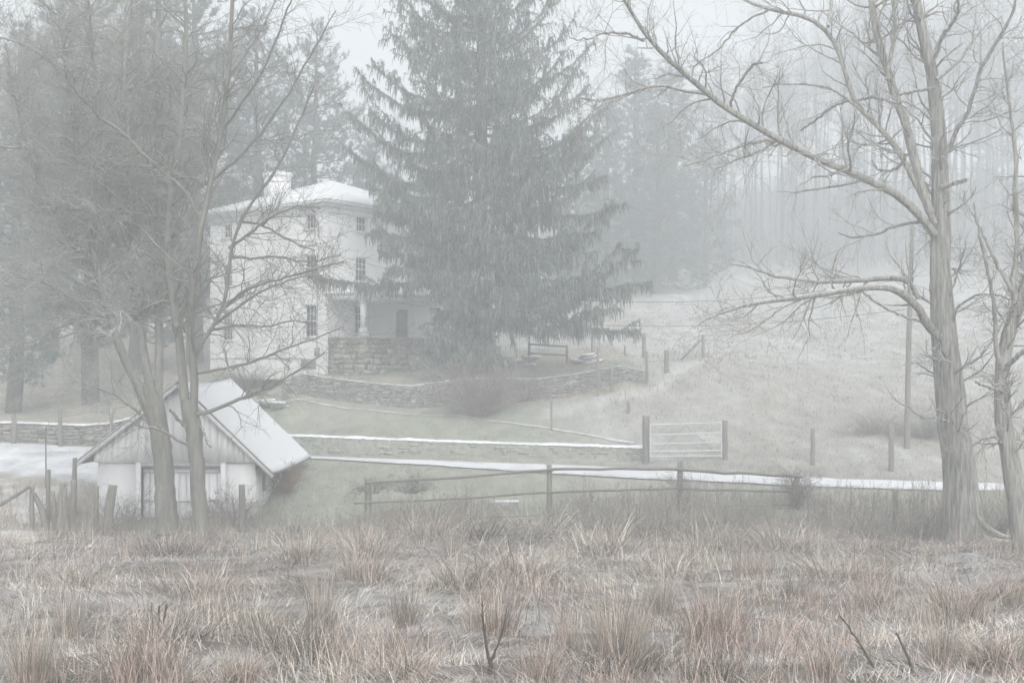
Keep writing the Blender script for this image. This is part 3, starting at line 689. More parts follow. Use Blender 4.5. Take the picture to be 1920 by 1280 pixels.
# door inside porch
dm = MB(); h = hr[5]; dm.box(O_R+UR*h[0]+UZ*h[2]-NR*.12, UR*(h[1]-h[0]), NR*.05, UZ*(h[3]-h[2]))
dr = build('door', dm, mat('door_paint', (.10, .11, .11), use_col=False, rough=.5), house)
dk = MB(); dk.box(O_R+UR*(h[0]+.1)+UZ*(h[2]+.95)-NR*.07, UR*.06, NR*.06, UZ*.06)
ho = build('handle', dk, M['iron'], house); ho.parent = dr
# dark interior behind the panes
im = MB(); im.box(Cn+UL*.5+UR*.5+UZ*ZB, UL*(W_-1), UR*(W_-1), UZ*(ZE-ZB-.2)); build('interior', im, M['dark'], house)
# cornice
cm = MB()
for (off, z0_, z1_) in ((.10, ZE-.42, ZE-.14), (.28, ZE-.137, ZE+.02), (.46, ZE+.023, ZE+.16)):
    o = Cn-UL*off-UR*off; d = W_+2*off
    cm.box(o+UZ*z0_, UL*d, UR*d, UZ*(z1_-z0_))
build('cornice', cm, M['white'], house)
def hip(mb, o, U, V, lu, lv, z0, z1, thick, ins=0):
    c0 = [o, o+U*lu, o+U*lu+V*lv, o+V*lv]; ap = o+U*lu/2+V*lv/2+UZ*z1
    vs = [c+UZ*z0 for c in c0]+[c+UZ*(z0+thick) for c in c0]+[ap+UZ*thick]
    mb.add(vs, Q=[[0, 1, 2, 3], [0, 1, 5, 4], [1, 2, 6, 5], [2, 3, 7, 6], [3, 0, 4, 7]], T=[[4, 5, 8], [5, 6, 8], [6, 7, 8], [7, 4, 8]])
rm = MB(); hip(rm, Cn-UL*.5-UR*.5, UL, UR, W_+1, W_+1, ZE+.163, 10.45, .12)
roof = build('roof', rm, mat('snowy_house_roof', (.75, .76, .78), var=.1, vscale=2.5, use_col=False, bump=.3, bscale=10), house)
ch = MB(); co = Cn+UL*6.45+UR*2.3
ch.box(co+UZ*8.8, UL*1.15, UR*1.0, UZ*1.95); ch.box(co-UL*.06-UR*.06+UZ*10.75, UL*1.27, UR*1.12, UZ*.16)
ch.box(co+UZ*10.912-UL*.05-UR*.05, UL*1.25, UR*1.1, UZ*.07, c=(1.1, 1.1, 1.12))
cho = build('chimney', ch, M['stucco'], house); cho.parent = roof
# belt, hatch, meter, conduit
bm_ = MB(); bm_.box(Cn+UL*1.9+UZ*.50+NL*.003, UL*(W_-1.9), NL*.04, UZ*.06, c=(.55, .55, .55)); build('belt_course', bm_, M['stucco'], house)
hm = MB(); hm.box(Cn+UL*.85+UZ*-.02+NL*.003, UL*1.05, NL*.06, UZ*.5); build('cellar_hatch', hm, M['wood'], house)
mm_ = MB(); mm_.box(Cn+UL*.55+UZ*.62+NL*.003, UL*.26, NL*.14, UZ*.42); P = np.array([Cn+UL*.68+NL*.09+UZ*1.04, Cn+UL*.68+NL*.07+UZ*3, Cn+UL*.68+NL*.07+UZ*5.9]); mm_.tubes(P, np.array([.03, .03, .03]), k=6)
build('electric_meter', mm_, mat('meter_grey', (.28, .28, .28), use_col=False, rough=.5), house)
P = np.array([Cn+UZ*(ZE-.43)-UL*.0+NL*.08+NR*.08, Cn+NL*.08+NR*.08+UZ*.1]); dp = MB(); dp.tubes(P, np.array([.045, .045]), k=8); build('downpipe', dp, M['white'], house)
# porch
PD, PW = 2.5, 8.2; pc = Cn+NR*PD
PZ0, PZ1 = 1.58, 3.45
def stones(mb, O, U, Nn, L, z0f, z1f, sl, sh, dep, seed, tone=.25, fill=True, tint=None):
    """courses of jittered stones on a face; z0f, z1f: functions of u"""
    g = rng_(seed); O_=[]; EX=[]; EY=[]; EZ=[]; cc=[]
    zlo = min(z0f(0), z0f(L), z0f(L/2)); zhi = max(z1f(0), z1f(L), z1f(L/2)); z = zlo
    while z < zhi:
        hh = sh*g.uniform(.6, 1.4); u = -sl*g.random()
        while u < L:
            l = sl*g.uniform(.45, 1.7); a, b = max(u, 0), min(u+l, L)
            um = (a+b)/2
            if b-a > .05 and z+hh*.4 > z0f(um) and z < z1f(um)-.02:
                h2 = min(hh, z1f(um)-z); gap = .012; pr = g.uniform(0, .06)
                O_.append(O+U*(a+gap)+UZ*(z+gap)-Nn*dep+Nn*0); tl = unit(U+UZ*g.uniform(-.12, .12))
                EX.append(tl*(b-a-2*gap)); EY.append(Nn*(dep+pr)); EZ.append(UZ*(h2-2*gap)); v = 1+tone*g.standard_normal()
                t3 = np.array([1, 1, 1.]) if tint is None else np.array(tint)*(1-.0)+g.uniform(-.04, .04)*np.array([1, 0, -1.])
                cc.append(np.clip(v, .45, 1.6)*t3)
            u += l
        z += hh
    mb.boxes(np.array(O_), np.array(EX), np.array(EY), np.array(EZ), np.array(cc))
pb = MB()
stones(pb, Cn+NR*.02, NR, NL, PD+.1, lambda u: -.75, lambda u: PZ0-.08, .5, .24, .3, 41, .2, tint=(1.02, 1, .9))
stones(pb, pc+NR*.1, UR, NR, PW, lambda u: -.9, lambda u: PZ0-.08, .5, .24, .3, 42, .2, tint=(1.02, 1, .9))
pb.box(Cn+NR*.02+UR*.06-UZ*.9, NR*(PD-.03), UR*(PW-.1), UZ*(PZ0-.08+.9-.02), c=(.7, .7, .68))
build('porch_base', pb, M['stone'], house)
pf = MB(); pf.box(Cn+NR*.004+NL*.06+UZ*(PZ0-.078), NR*(PD+.2), UR*(PW+.06), UZ*.075); build('porch_floor', pf, mat('porch_boards', (.42, .42, .41), use_col=False), house)
for e in (.0, 3.95, 7.9):
    o = pc+UR*(e+.06)-NR*.22
    cmb = MB()
    def sq(w, z0_, z1_): cmb.box(o+UR*(.14-w/2)+NR*(.1-w/2)+UZ*z0_, UR*w, NR*w, UZ*(z1_-z0_))
    sq(.40, PZ0, PZ0+.16); sq(.33, PZ0+.163, PZ0+.42); sq(.25, PZ0+.423, PZ1-.2); sq(.30, PZ1-.197, PZ1-.1); sq(.36, PZ1-.097, PZ1)
    build('porch_column', cmb, M['white'], house)
pr = MB()
pr.box(Cn+NR*.004+NL*.12+UZ*(PZ1+.003), NR*(PD+.25), UR*(PW+.3), UZ*.24)
pr.box(Cn+NR*.004+NL*.26+UZ*(PZ1+.246), NR*(PD+.42), UR*(PW+.58), UZ*.10)
a0 = Cn+NR*.004+NL*.26; zt = PZ1+.349; lo_ = [a0+UZ*zt, a0+NR*(PD+.42)+UZ*zt, a0+NR*(PD+.42)+UR*(PW+.58)+UZ*zt, a0+UR*(PW+.58)+UZ*zt]
hi_ = [Cn+NR*.004+UR*1.0+UZ*(zt+.62), Cn+NR*.004+UR*(PW-1)+UZ*(zt+.62)]
pr.add(lo_+hi_, Q=[[0, 1, 2, 3], [1, 2, 5, 4]], T=[[0, 1, 4], [2, 3, 5]], c=(1, 1, 1))
build('porch_roof', pr, M['white'], house)
# porch bench silhouettes / boards
pbn = MB(); pbn.box(Cn+NR*1.5+UR*.35+UZ*(PZ0+.003), NR*.5, UR*.3, UZ*.12); build('doormat', pbn, M['iron'], house)

# ------------------------------------------------------------------ big spruce
def spruce():
    g = rng_(301); b = base(905, 57.0); T = thing('spruce_tree', 'tall weeping spruce beside the house with curtains of hanging branchlets', 'conifer', b)
    H = 23.2-b[2]; z = np.linspace(0, 1, 20); P = np.stack([b[0]+0*z, b[1]+0*z, b[2]-.2+z*H], -1); P[:, :2] += np.cumsum(g.standard_normal((20, 2))*.03, 0)
    tk = MB(); tk.tubes(P, .48*(1-z)**.9+.03, k=14, rough=.06)
    Bs = []; zz = 1.6; ga = 0
    while zz < H-.4:
        t = zz/H
        prof = np.interp(t, [0, .1, .25, .45, .6, .75, .85, .95, 1], [6.4, 7.8, 8.0, 7.4, 6.6, 5.3, 4.0, 1.6, .3])
        nb = 4 if t < .8 else 5
        for q in range(nb):
            ga += 2.39996; a = ga+g.uniform(-.3, .3); zw = zz+b[2]
            wl_ = np.interp(zw, [0, 1.5, 4, 6, 9, 11, 13, 15, 17, 19, 23], [2.2, 2.4, 2.9, 4.7, 5.2, 6.4, 5.9, 5.3, 4.5, 3.4, .2]); wr_ = np.interp(zw, [0, 2, 4.5, 6, 9, 11, 13, 15, 17, 19, 23], [3.2, 6.6, 7.6, 6.0, 5.9, 6.0, 5.5, 5.0, 4.5, 3.4, .2])
            prof = wl_*(1-np.cos(a))/2+wr_*(1+np.cos(a))/2
            L = prof*g.choice([.34, .5, .66, .95, 1.08] if t > .52 else [.45, .62, .8, .95, 1.06], p=[.3, .25, .2, .15, .1] if t > .52 else [.12, .2, .25, .28, .15])*g.uniform(.92, 1.05)
            c_, s_ = np.cos(a), np.sin(a)
            # keep clear of the house wall behind
            tip = np.array([b[0]+c_*L, b[1]+s_*L, 0]); rel = tip-Cn
            if (rel@NR) < .3 and (rel@UR) > -.4 and zz < 11:
                rel0 = np.array([b[0], b[1], 0])-Cn; d0 = rel0@NR; dd = np.array([c_, s_, 0])@NR
                if dd < 0: L = min(L, (d0-.3-(2.9 if zz < 5.5 else 0))/-dd)
            if L < .6 or (np.cos(a) > .3 and zz < 2.9): continue
            e = np.interp(t, [0, .12, .3, .5, .7, .9, 1], [-16, -9, 3, 19, 30, 40, 50])+g.uniform(-6, 6)
            s = np.linspace(0, 1, 12); dz = np.tan(R(e))*L*s-np.interp(t, [0, .4, .8], [.10, .14, .18])*L*np.sin(np.pi*s**.9)+np.interp(t, [0, .4, .6], [.14, .2, .3])*L*s**4
            pt = np.stack([b[0]+c_*L*s, b[1]+s_*L*s, b[2]+zz+dz], -1); pt[1:] += g.standard_normal((11, 3))*.035
            Bs.append(pt)
        if t > .5:
            for q in range(2):
                a = g.uniform(0, 6.28); L = max(.5, prof*g.uniform(.22, .42)); s = np.linspace(0, 1, 12); dz = np.tan(R(e))*L*s-.12*L*np.sin(np.pi*s)+.1*L*s**4
                Bs.append(np.stack([b[0]+np.cos(a)*L*s, b[1]+np.sin(a)*L*s, b[2]+zz+g.uniform(-.2, .2)+dz], -1))
        zz += g.uniform(.28, .46)*np.interp(t, [0, .42, .6, 1], [1.0, 1.1, 2.1, 2.2])
    n_free = len(Bs)
    for (px, py, Y, zst) in [(1102, 160, 56.6, 11.6), (1128, 205, 57.4, 10.7), (1040, -12, 57, 15.7), (772, -32, 57.2, 17.0), (1018, -45, 56.6, 16.8), (690, 205, 56.4, 11.2), (742, 62, 55.8, 14.2), (1060, 95, 55.6, 12.9), (601, 522, 55.2, 4.9), (1222, 528, 56, 4.6), (1200, 622, 55.5, 4.0), (665, 128, 57, 12.6), (722, 48, 57.3, 14.8), (1078, 34, 56.4, 14.6), (1112, 78, 57.5, 13.4), (742, -5, 56.5, 16.2), (655, 212, 57, 10.6), (1150, 250, 57.2, 10.2), (1172, 383, 56.5, 7.6), (640, 268, 58.2, 9.4), (700, 118, 56.6, 13.0), (698, 352, 55.4, 8.6), (704, 396, 54.8, 7.6), (697, 432, 54.6, 6.7), (712, 470, 54.4, 5.9), (706, 330, 55.6, 9.0), (738, 500, 54.0, 5.2), (716, 375, 53.6, 8.0), (722, 445, 53.4, 6.4), (1128, 430, 55.6, 6.6), (1136, 330, 56.2, 8.8), (1120, 470, 54.6, 5.8), (1090, 520, 54, 5.0), (815, 640, 54.6, 2.4), (860, 665, 54.0, 1.9), (930, 670, 53.8, 1.8)]:
        e = at(px, py, Y); st = np.array([b[0], b[1], zst]); s = np.linspace(0, 1, 12)[:, None]; d = e-st; L = np.linalg.norm(d)
        pt = st+d*s; pt[:, 2] -= ((.17 if zst > 9 else .07)*L*np.sin(np.pi*s**1.25))[:, 0]; pt[:, 2] += ((s**5)*.06*L-.06*L*s)[:, 0]*0; Bs.append(pt+np.r_[np.zeros((1, 3)), g.standard_normal((11, 3))*.03])
    Bs = np.array(Bs); N = len(Bs); RB = (np.linspace(1, .18, 12)[None]*.05)*np.ones((N, 1))
    br = MB(); br.tubes(Bs, RB, k=5)
    # side sprays, nearly horizontal
    a1 = grow(g, Bs, RB, N*15, .12, .98, (35, 60), (.5, 2.0), 6, .07, -.03, rr=.5, rmax=.02, tip=.4, lfall=.55, flat=.85)
    br.tubes(*a1, k=3)
    allP, allR = cat((Bs, RB), a1, )
    # hanging branchlets
    nd = MB(); n = 62000
    L = np.linalg.norm(np.diff(allP, axis=1), axis=-1).sum(1); w = L*np.interp(allP[:, 0, 2], [8, 11, 14], [1, .66, .45]); w[n_free:N] *= 2.6; w = w/w.sum(); pi = g.choice(len(allP), n, p=w); t = (.08+.92*g.random(n))*(allP.shape[1]-1)
    i = np.minimum(t.astype(int), allP.shape[1]-2); u = (t-i)[:, None]; p = allP[pi, i]*(1-u)+allP[pi, i+1]*u
    tg = unit(allP[pi, i+1]-allP[pi, i])
    rel = np.clip(t/(allP.shape[1]-1), 0, 1)
    ln = (.16+.85*g.random(n)**2.0)*(1-.35*rel); m = 5; H_ = np.zeros((n, m, 3)); H_[:, 0] = p; d = unit(tg*.7+np.array([0, 0, -.5])+.25*g.standard_normal((n, 3)))
    for q in range(1, m):
        H_[:, q] = H_[:, q-1]+d*(ln/(m-1))[:, None]; d = unit(d*.45+np.array([0, 0, -1.])+.13*g.standard_normal((n, 3)))
    rad = np.array([.5, 1, .95, .7, .15])[None]*(.011+.018*g.random((n, 1)))*(1+.25*(p[:, 2:3] < 8))
    tone = (.6+1.5*g.random((n, 1))**2)*np.ones((1, 3)); tone[:, 0] *= 1+.3*g.random(n)
    nd.tubes(H_, rad, k=3, c=tone)
    # needles on the boughs and branchlets
    n2 = 80000; pi = g.choice(len(allP), n2, p=w); t = (.1+.9*g.random(n2))*(allP.shape[1]-1); i = np.minimum(t.astype(int), allP.shape[1]-2); u = (t-i)[:, None]
    p = allP[pi, i]*(1-u)+allP[pi, i+1]*u+g.standard_normal((n2, 3))*.035
    needles(nd, g, p, unit(unit(allP[pi, i+1]-allP[pi, i])+np.array([0, 0, -.1])), 5, .15, .026, .7, (1, 1.02, .98))
    hp = H_[:, 1:4].reshape(-1, 3); k2 = g.choice(len(hp), 90000); needles(nd, g, hp[k2], np.tile([0, 0, -1.], (len(k2), 1)), 3, .12, .022, .5, (1.05, 1.02, .95))
    build('trunk', tk, M['conbark'], T, smooth=True); build('branches', br, M['conbark'], T); build('needles', nd, M['needle'], T)
spruce()

# ------------------------------------------------------------------ stone walls
def wall_thing(label, Wl, x0, x1, snowcap, seed, thick=.45, sl=.42, sh=.17, tint=None, tone=.28, extra=.06, cap_h=.05, parge=False, topz=None):
    xs = np.arange(x0, x1, 1.0); xs = np.r_[xs, x1] if x1-xs[-1] > .05 else xs
    yw = np.interp(xs, Wl[:, 0], Wl[:, 1]); Tm = thing('stone_wall', label, 'wall', (x0, yw[0], g1(x0, yw[0]-.15)))
    mb = MB(); sc_ = MB(); g = rng_(seed)
    ztop = gz(xs, yw+.7)+extra; zbot = gz(xs, yw-.2)-.2
    if topz is not None: ztop = topz(xs, yw)
    for i in range(len(xs)-1):
        a = np.array([xs[i], yw[i]-.12, 0]); b = np.array([xs[i+1], yw[i+1]-.12, 0]); L = np.linalg.norm(b-a); U = (b-a)/L; Nn = np.array([U[1], -U[0], 0])
        f0 = lambda u, i=i, L=L: zbot[i]+(zbot[i+1]-zbot[i])*u/L
        f1 = lambda u, i=i, L=L: ztop[i]+(ztop[i+1]-ztop[i])*u/L
        stones(mb, a, U, Nn, L, f0, f1, sl, sh, thick, seed+i, tone, tint=tint)
        if parge:
            k = 24; uu = np.linspace(0, L, k); zz_ = np.linspace(0, 1, 8); gx = a[0]+U[0]*uu; 
            Vp = [];
            for q in zz_:
                zq = (zbot[i]+(zbot[i+1]-zbot[i])*uu/L)*(1-q)+(ztop[i]+(ztop[i+1]-ztop[i])*uu/L)*q
                Vp.append(np.stack([a[0]+U[0]*uu+Nn[0]*(.035+.02*(fbm(gx*4, zq*4, 1, 5)-.5)), a[1]+U[1]*uu+Nn[1]*(.035+.06*(fbm(gx*4, zq*4, 1, 5)-.5)), zq], -1))
            Vp = np.concatenate(Vp); ii_ = (np.arange(7)[:, None]*k+np.arange(k-1)[None]).ravel(); mb.add(Vp, Q=np.stack([ii_, ii_+1, ii_+k+1, ii_+k], -1), c=np.array(tint)*(.85+.4*fbm(Vp[:, 0]*2.5, Vp[:, 2]*4, 1, 8))[:, None])
    n = int((x1-x0)/.12); xx = np.linspace(x0, x1, n); yy = np.interp(xx, Wl[:, 0], Wl[:, 1]); zt = np.interp(xx, xs, ztop)
    nz = fbm(xx, xx*0, 1.7, seed)
    if snowcap:
        wv = np.array([-.19, -.1, .12, .34, .42]); hv = np.array([-.03, 1, 1.2, 1, -.03])
        V = np.stack([np.repeat(xx[:, None], 5, 1), yy[:, None]+wv[None]*(.8+.4*nz[:, None]), zt[:, None]+.005+hv[None]*(cap_h*(.45+1.2*nz[:, None]))+g.standard_normal((n, 5))*.008], -1)
        i = (np.arange(n-1)[:, None]*5+np.arange(4)[None]).ravel(); sc_.add(V.reshape(-1, 3), Q=np.stack([i, i+5, i+6, i+1], -1))
        build('snow_cap', sc_, M['snow'], Tm, smooth=True)
    build('stonework', mb, M['stone'], Tm)
    return Tm
wall_thing('low stone retaining wall with a thick snow cap along the driveway', LOWW, LOWW[0, 0], LOWW[-1, 0], True, 51, cap_h=.06, tint=(1.08, 1.13, 1.05), tone=.05, sl=.3, sh=.12, extra=.05, parge=True, topz=lambda x, y: (HY-np.interp(x/y*F+960, [545, 860, 1205], [817, 829, 839.5]))/F*y)
wall_thing('rough dry stone terrace wall below the house, partly behind the brushwood', TERW, TERW[0, 0], TERW[-2, 0], True, 61, cap_h=.018, tint=(1.12, 1.12, 1.13), tone=.2, sl=.22, sh=.09)
wall_thing('stone wall with snowy top behind the yard at the left', LEFW, -34, -15.5, True, 71, cap_h=.05, tint=(.9, .88, .83), tone=.2, sl=.32, sh=.13)

# ------------------------------------------------------------------ shed
shed = thing('shed', 'small whitewashed shed with snow covered gable roof behind the two bare trees', 'shed', (-10.6, 37.5, -5.0))
SY0, SY1 = 37.5, 44.0
xl, xr, xa = -13.25, -8.2, -10.62
zl, zr, za = -2.86, -3.16, -.42
xel, xer = -13.92, -7.6; zel, zer = -3.02, -3.33
zf = -3.0
def gable_z(x): return np.where(x < xa, za+(x-xa)*(za-zel)/(xa-xel), za+(x-xa)*(za-zer)/(xa-xer))
pl = MB(); g = rng_(81)
x = xl-.1
while x < xr:
    w = min(g.uniform(.16, .24), xr-x); zt = min(float(gable_z(x)), float(gable_z(x+w)))-.14; zb = zf-g.uniform(0, .035)
    zt0, zt1 = float(gable_z(x))-.14, float(gable_z(x+w-.008))-.14; d = g.uniform(0, .006); v = np.clip(1+.06*g.standard_normal(), .8, 1.1)*np.array([1, 1, 1.0])
    if zt > zb:
        y0 = SY0-.05-d; y1 = SY0+.02
        pl.add([(x, y0, zb), (x+w-.003, y0, zb), (x+w-.003, y0, zt1), (x, y0, zt0), (x, y1, zb), (x+w-.008, y1, zb), (x+w-.008, y1, zt1), (x, y1, zt0)],
               Q=[[0, 1, 2, 3], [0, 4, 5, 1], [1, 5, 6, 2], [3, 2, 6, 7], [0, 3, 7, 4], [4, 7, 6, 5]], c=v)
    x += w
build('gable_boards', pl, M['planks'], shed)
dl, dr_ = -12.02, -9.15      # doorway
for x0_, x1_ in ((xl, dl), (dr_, xr-.02)):
    wl = MB(); wl.box((x0_, SY0+.03, -5.6), (x1_-x0_, 0, 0), (0, .25, 0), (0, 0, 2.58), c=(.98, .99, 1.0)); build('block_wall', wl, M['stucco'], shed)
wl = MB(); wl.box((xl, SY0+.283, -5.6), (.22, 0, 0), (0, SY1-SY0-.5, 0), (0, 0, 2.5), c=(.95, .95, .95)); build('left_wall', wl, M['stucco'], shed)
sp_ = MB(); y = SY0+.10
sp_.box((xr-.2, SY0+.283, -5.2), (.12, 0, 0), (0, SY1-SY0-.3, 0), (0, 0, 1.9), c=(.6, .6, .6))
while y < SY1:
    w = g.uniform(.16, .26); sp_.box((xr-.06, y, -4.9), (.03+g.uniform(0, .02), 0, 0), (0, w-.012, 0), (0, 0, 1.62+g.uniform(-.03, .0)), c=np.clip(1+.16*g.standard_normal(), .6, 1.25)*np.array([.93, .92, .9])); y += w
build('side_boards', sp_, M['planks'], shed)
bk = MB(); bk.add([(xl, SY1, -5), (xr, SY1, -5), (xr, SY1, zr-.2), (xa, SY1, za-.2), (xl, SY1, zl-.2)], Q=[[0, 1, 2, 3]], T=[[0, 3, 4]]); build('back_wall', bk, M['planks'], shed)
df = MB()
for xx in (dl, dr_-.16): df.box((xx, SY0-.04, -5.4), (.16, 0, 0), (0, .07, 0), (0, 0, 2.4), c=(.95, .95, .95))
df.box((dl+.163, SY0-.03, zf-.14), (dr_-dl-.326, 0, 0), (0, .06, 0), (0, 0, .135), c=(.62, .62, .62))
build('door_frame', df, M['planks'], shed)
dd = MB(); x = dl+.17
while x < dr_-.17:
    w = min(g.uniform(.2, .28), dr_-.165-x); dd.box((x, SY0+.22+g.uniform(0, .012), -5.4), (w-.012, 0, 0), (0, .03, 0), (0, 0, 2.25), c=np.clip(1+.07*g.standard_normal(), .8, 1.15)*np.array([1.0, 1.0, 1.01])); x += w
dd.box((dl+.18, SY0+.17, -4.28), (dr_-dl-.36, 0, 0), (0, .045, 0), (0, 0, .07), c=(.75, .75, .75)); dd.box((dl+.18, SY0+.17, -3.35), (dr_-dl-.36, 0, 0), (0, .045, 0), (0, 0, .1), c=(.9, .9, .9))
build('door', dd, M['planks'], shed)
rf = MB(); sn = MB()
RY0, RY1 = SY0-.24, SY1+.3
def roof_slab(mb, xA, zA, xE, zE, off, th, y0, y1, nxs=10, nys=40, wav=0, seed=0, over=0, sag=.0):
    u = np.linspace(0, 1+over, nxs); yv = np.linspace(y0, y1, nys); UU, VV = np.meshgrid(u, yv, indexing='ij'); g = rng_(seed)
    X = xA+(xE-xA)*UU; Z = zA+(zE-zA)*UU+off-sag*np.sin(np.pi*(VV-y0)/(y1-y0))*(1-UU*.7)
    if wav: Z = Z+wav*np.sin(VV*2*np.pi/.28)*.5+(fbm(X, VV, 2.5, seed)-.5)*wav*2
    n = nxs*nys; top = np.stack([X, VV, Z+th], -1).reshape(-1, 3); bot = np.stack([X, VV, Z], -1).reshape(-1, 3)
    i = (np.arange(nxs-1)[:, None]*nys+np.arange(nys-1)[None]).ravel(); q = np.stack([i, i+nys, i+nys+1, i+1], -1)
    e = []
    for k in range(nys-1): e += [[k, k+1, n+k+1, n+k]]; b0 = (nxs-1)*nys+k; e += [[b0, b0+1, n+b0+1, n+b0]]
    for k in range(nxs-1): a = k*nys; e += [[a, a+nys, n+a+nys, n+a]]; a = k*nys+nys-1; e += [[a, a+nys, n+a+nys, n+a]]
    mb.add(np.r_[top, bot], Q=np.r_[q, q[:, ::-1]+n, np.array(e)])
roof_slab(rf, xa, za, xel, zel, -.06, .05, RY0, RY1, sag=.13); roof_slab(rf, xa+.002, za, xer, zer, -.06, .05, RY0, RY1, sag=.13)
ro = build('roof', rf, M['wood'], shed)
roof_slab(sn, xa, za, xel, zel, .0, .035, RY0+.03, RY1-.02, 14, 110, wav=.012, seed=5, sag=.13); roof_slab(sn, xa, za, xer, zer, .0, .035, RY0+.03, RY1-.02, 14, 110, wav=.012, seed=6, sag=.13)
so = build('snow_cover', sn, M['snow'], shed); so.parent = ro
bb = MB()
for (xE, zE) in ((xel, zel), (xer, zer)):
    bb.bar((xa, RY0-.02, za-.12), (xE, RY0-.02, zE-.12), .035, .11, c=(.85, .85, .83)); 

build('barge_board', bb, M['planks'], shed)
# outlined little side window opening on the right wall
sw = MB(); sw.box((xr-.03, SY0+1.15, -4.05), (.06, 0, 0), (0, .25, 0), (0, 0, .55)); build('vent', sw, M['wood'], shed)

# ------------------------------------------------------------------ fences, posts, gate
def post_mesh(mb, x, y, z0, h, r, lean=(0, 0), k=8, seed=0, c=None, flat=False, tp=.93):
    g = rng_(seed); z = np.linspace(0, 1, 6)
    P = np.stack([x+lean[0]*z*h+g.standard_normal(6)*.006, y+lean[1]*z*h+g.standard_normal(6)*.006, z0-.25+z*(h+.25)], -1)
    mb.tubes(P, r*(1-(1-tp)*z), k=k, rough=.06, seed=seed, cap=True, c=c)
def post_px(px, ytop, ybase, wpx, label, Y=None, group=None, lean=0, name='fence_post', cat_='post', m='wood', tp=.93, k=8):
    p = hit(px, ybase) if Y is None else base(px, Y)
    x, Y, z = p; ztop = (HY-ytop)/F*Y; h = max(.3, ztop-z); r = wpx/2/F*Y
    mb = MB(); post_mesh(mb, x, Y, z, h, r, (lean, 0), seed=int(px), tp=tp, k=k)
    o = thing(name, label, cat_, (x, Y, z), group)
    # post as one mesh: replace empty by mesh object
    bpy.data.objects.remove(o)
    V = np.concatenate(mb.V)-np.array([x, Y, z]); mb.V = [V]
    ob = build(name, mb, M[m]); ob.location = (x, Y, z); tag(ob, label, cat_, group)
    return ob
# rail fence in the middle
FY = 38.5
fp = [(690, 893, 13), (1030, 870, 11), (1275, 864, 12), (1497, 884, 13)]
frt = [(905, 943, 974), (880, 922, 965), (880, 916, 952), (894, 922, 945)]
fence = thing('rail_fence', 'weathered wooden rail fence with leaning posts in tall weeds below the driveway', 'fence', base(690, FY))
for i, (px, yt, w) in enumerate(fp):
    b = base(px, FY); mb = MB(); post_mesh(mb, b[0], FY, b[2], (HY-yt)/F*FY-b[2], w/2/F*FY, (0.0 if i < 3 else .16, 0), seed=90+i)
    if i == 3: mb = MB(); post_mesh(mb, b[0]-.25, FY, b[2], (HY-yt)/F*FY-b[2], w/2/F*FY, (.2, 0), seed=90+i)
    build('post', mb, M['wood'], fence, smooth=False)
for r_ in range(3):
    for i in range(3):
        if r_ == 2 and i == 1: continue
        a = at(fp[i][0]-(26 if i == 0 and r_ == 1 else 4), frt[i][r_], FY-.09); b = at(fp[i+1][0]+8, frt[i+1][r_]+(0 if r_ else 0), FY-.09)
        if r_ == 1 and i == 0: b = at(1035, 922, FY-.09)
        mb = MB(); s = np.linspace(0, 1, 9)[:, None]; g = rng_(i+7*r_); P = a+(b-a)*s; P[:, 2] += g.standard_normal(9)*.012-.05*np.sin(np.pi*s[:, 0])*(.6 if i == 0 else -.5 if i == 1 else .1)
        mb.tubes(P, np.full(9, (.052, .045, .022)[r_]), k=6, rough=.08, seed=i); build('rail', mb, M['woodrail'], fence)
    # thin wires strung post to post
# gate
GYp = 47.4
pL = post_px(1211, 778, 862, 15, 'stout square wooden gate post at the end of the snow capped wall', Y=GYp, group='gate posts', name='gate_post', k=4)
pR = post_px(1359, 788, 866, 11, 'slimmer wooden gate post on the right side of the tubular gate', Y=GYp, group='gate posts', name='gate_post', k=6)
gt = thing('farm_gate', 'galvanised tubular farm gate with five bars between two wooden posts', 'gate', base(1285, GYp))
bars = [(796, 792), (815, 811), (832, 829), (846, 844), (855, 854)]
for i, (a, b) in enumerate(bars):
    mb = MB(); mb.tubes(np.array([at(1219, a, GYp-.05), at(1286, (a+b)/2, GYp-.05), at(1353, b, GYp-.05)]), np.full(3, .027), k=8); build('bar', mb, M['steel'], gt, smooth=True)
for px in (1219, 1353):
    mb = MB(); mb.tubes(np.array([at(px, 792, GYp-.08), at(px, 859, GYp-.08)]), np.full(2, .028), k=8); build('upright', mb, M['steel'], gt, smooth=True)
mb = MB(); mb.tubes(np.array([at(1225, 856, GYp), at(1286, 797, GYp), ]), np.full(2, .007), k=6); mb.tubes(np.array([at(1286, 797, GYp), at(1348, 856, GYp)]), np.full(2, .007), k=6); build('brace', mb, M['iron'], gt)
# field posts
FG = 'field fence posts along the driveway'
post_px(1524, 803, 872, 9, 'faint thin post in the field right of the tubular gate', group=FG)
post_px(1671, 797, 895, 11, 'post standing just behind the driveway left of the massive tree', Y=45.3, group=FG)
post_px(1681, 917, 985, 12, 'post before the driveway in the weeds left of the massive tree', Y=33.6, group=FG, lean=-.03)
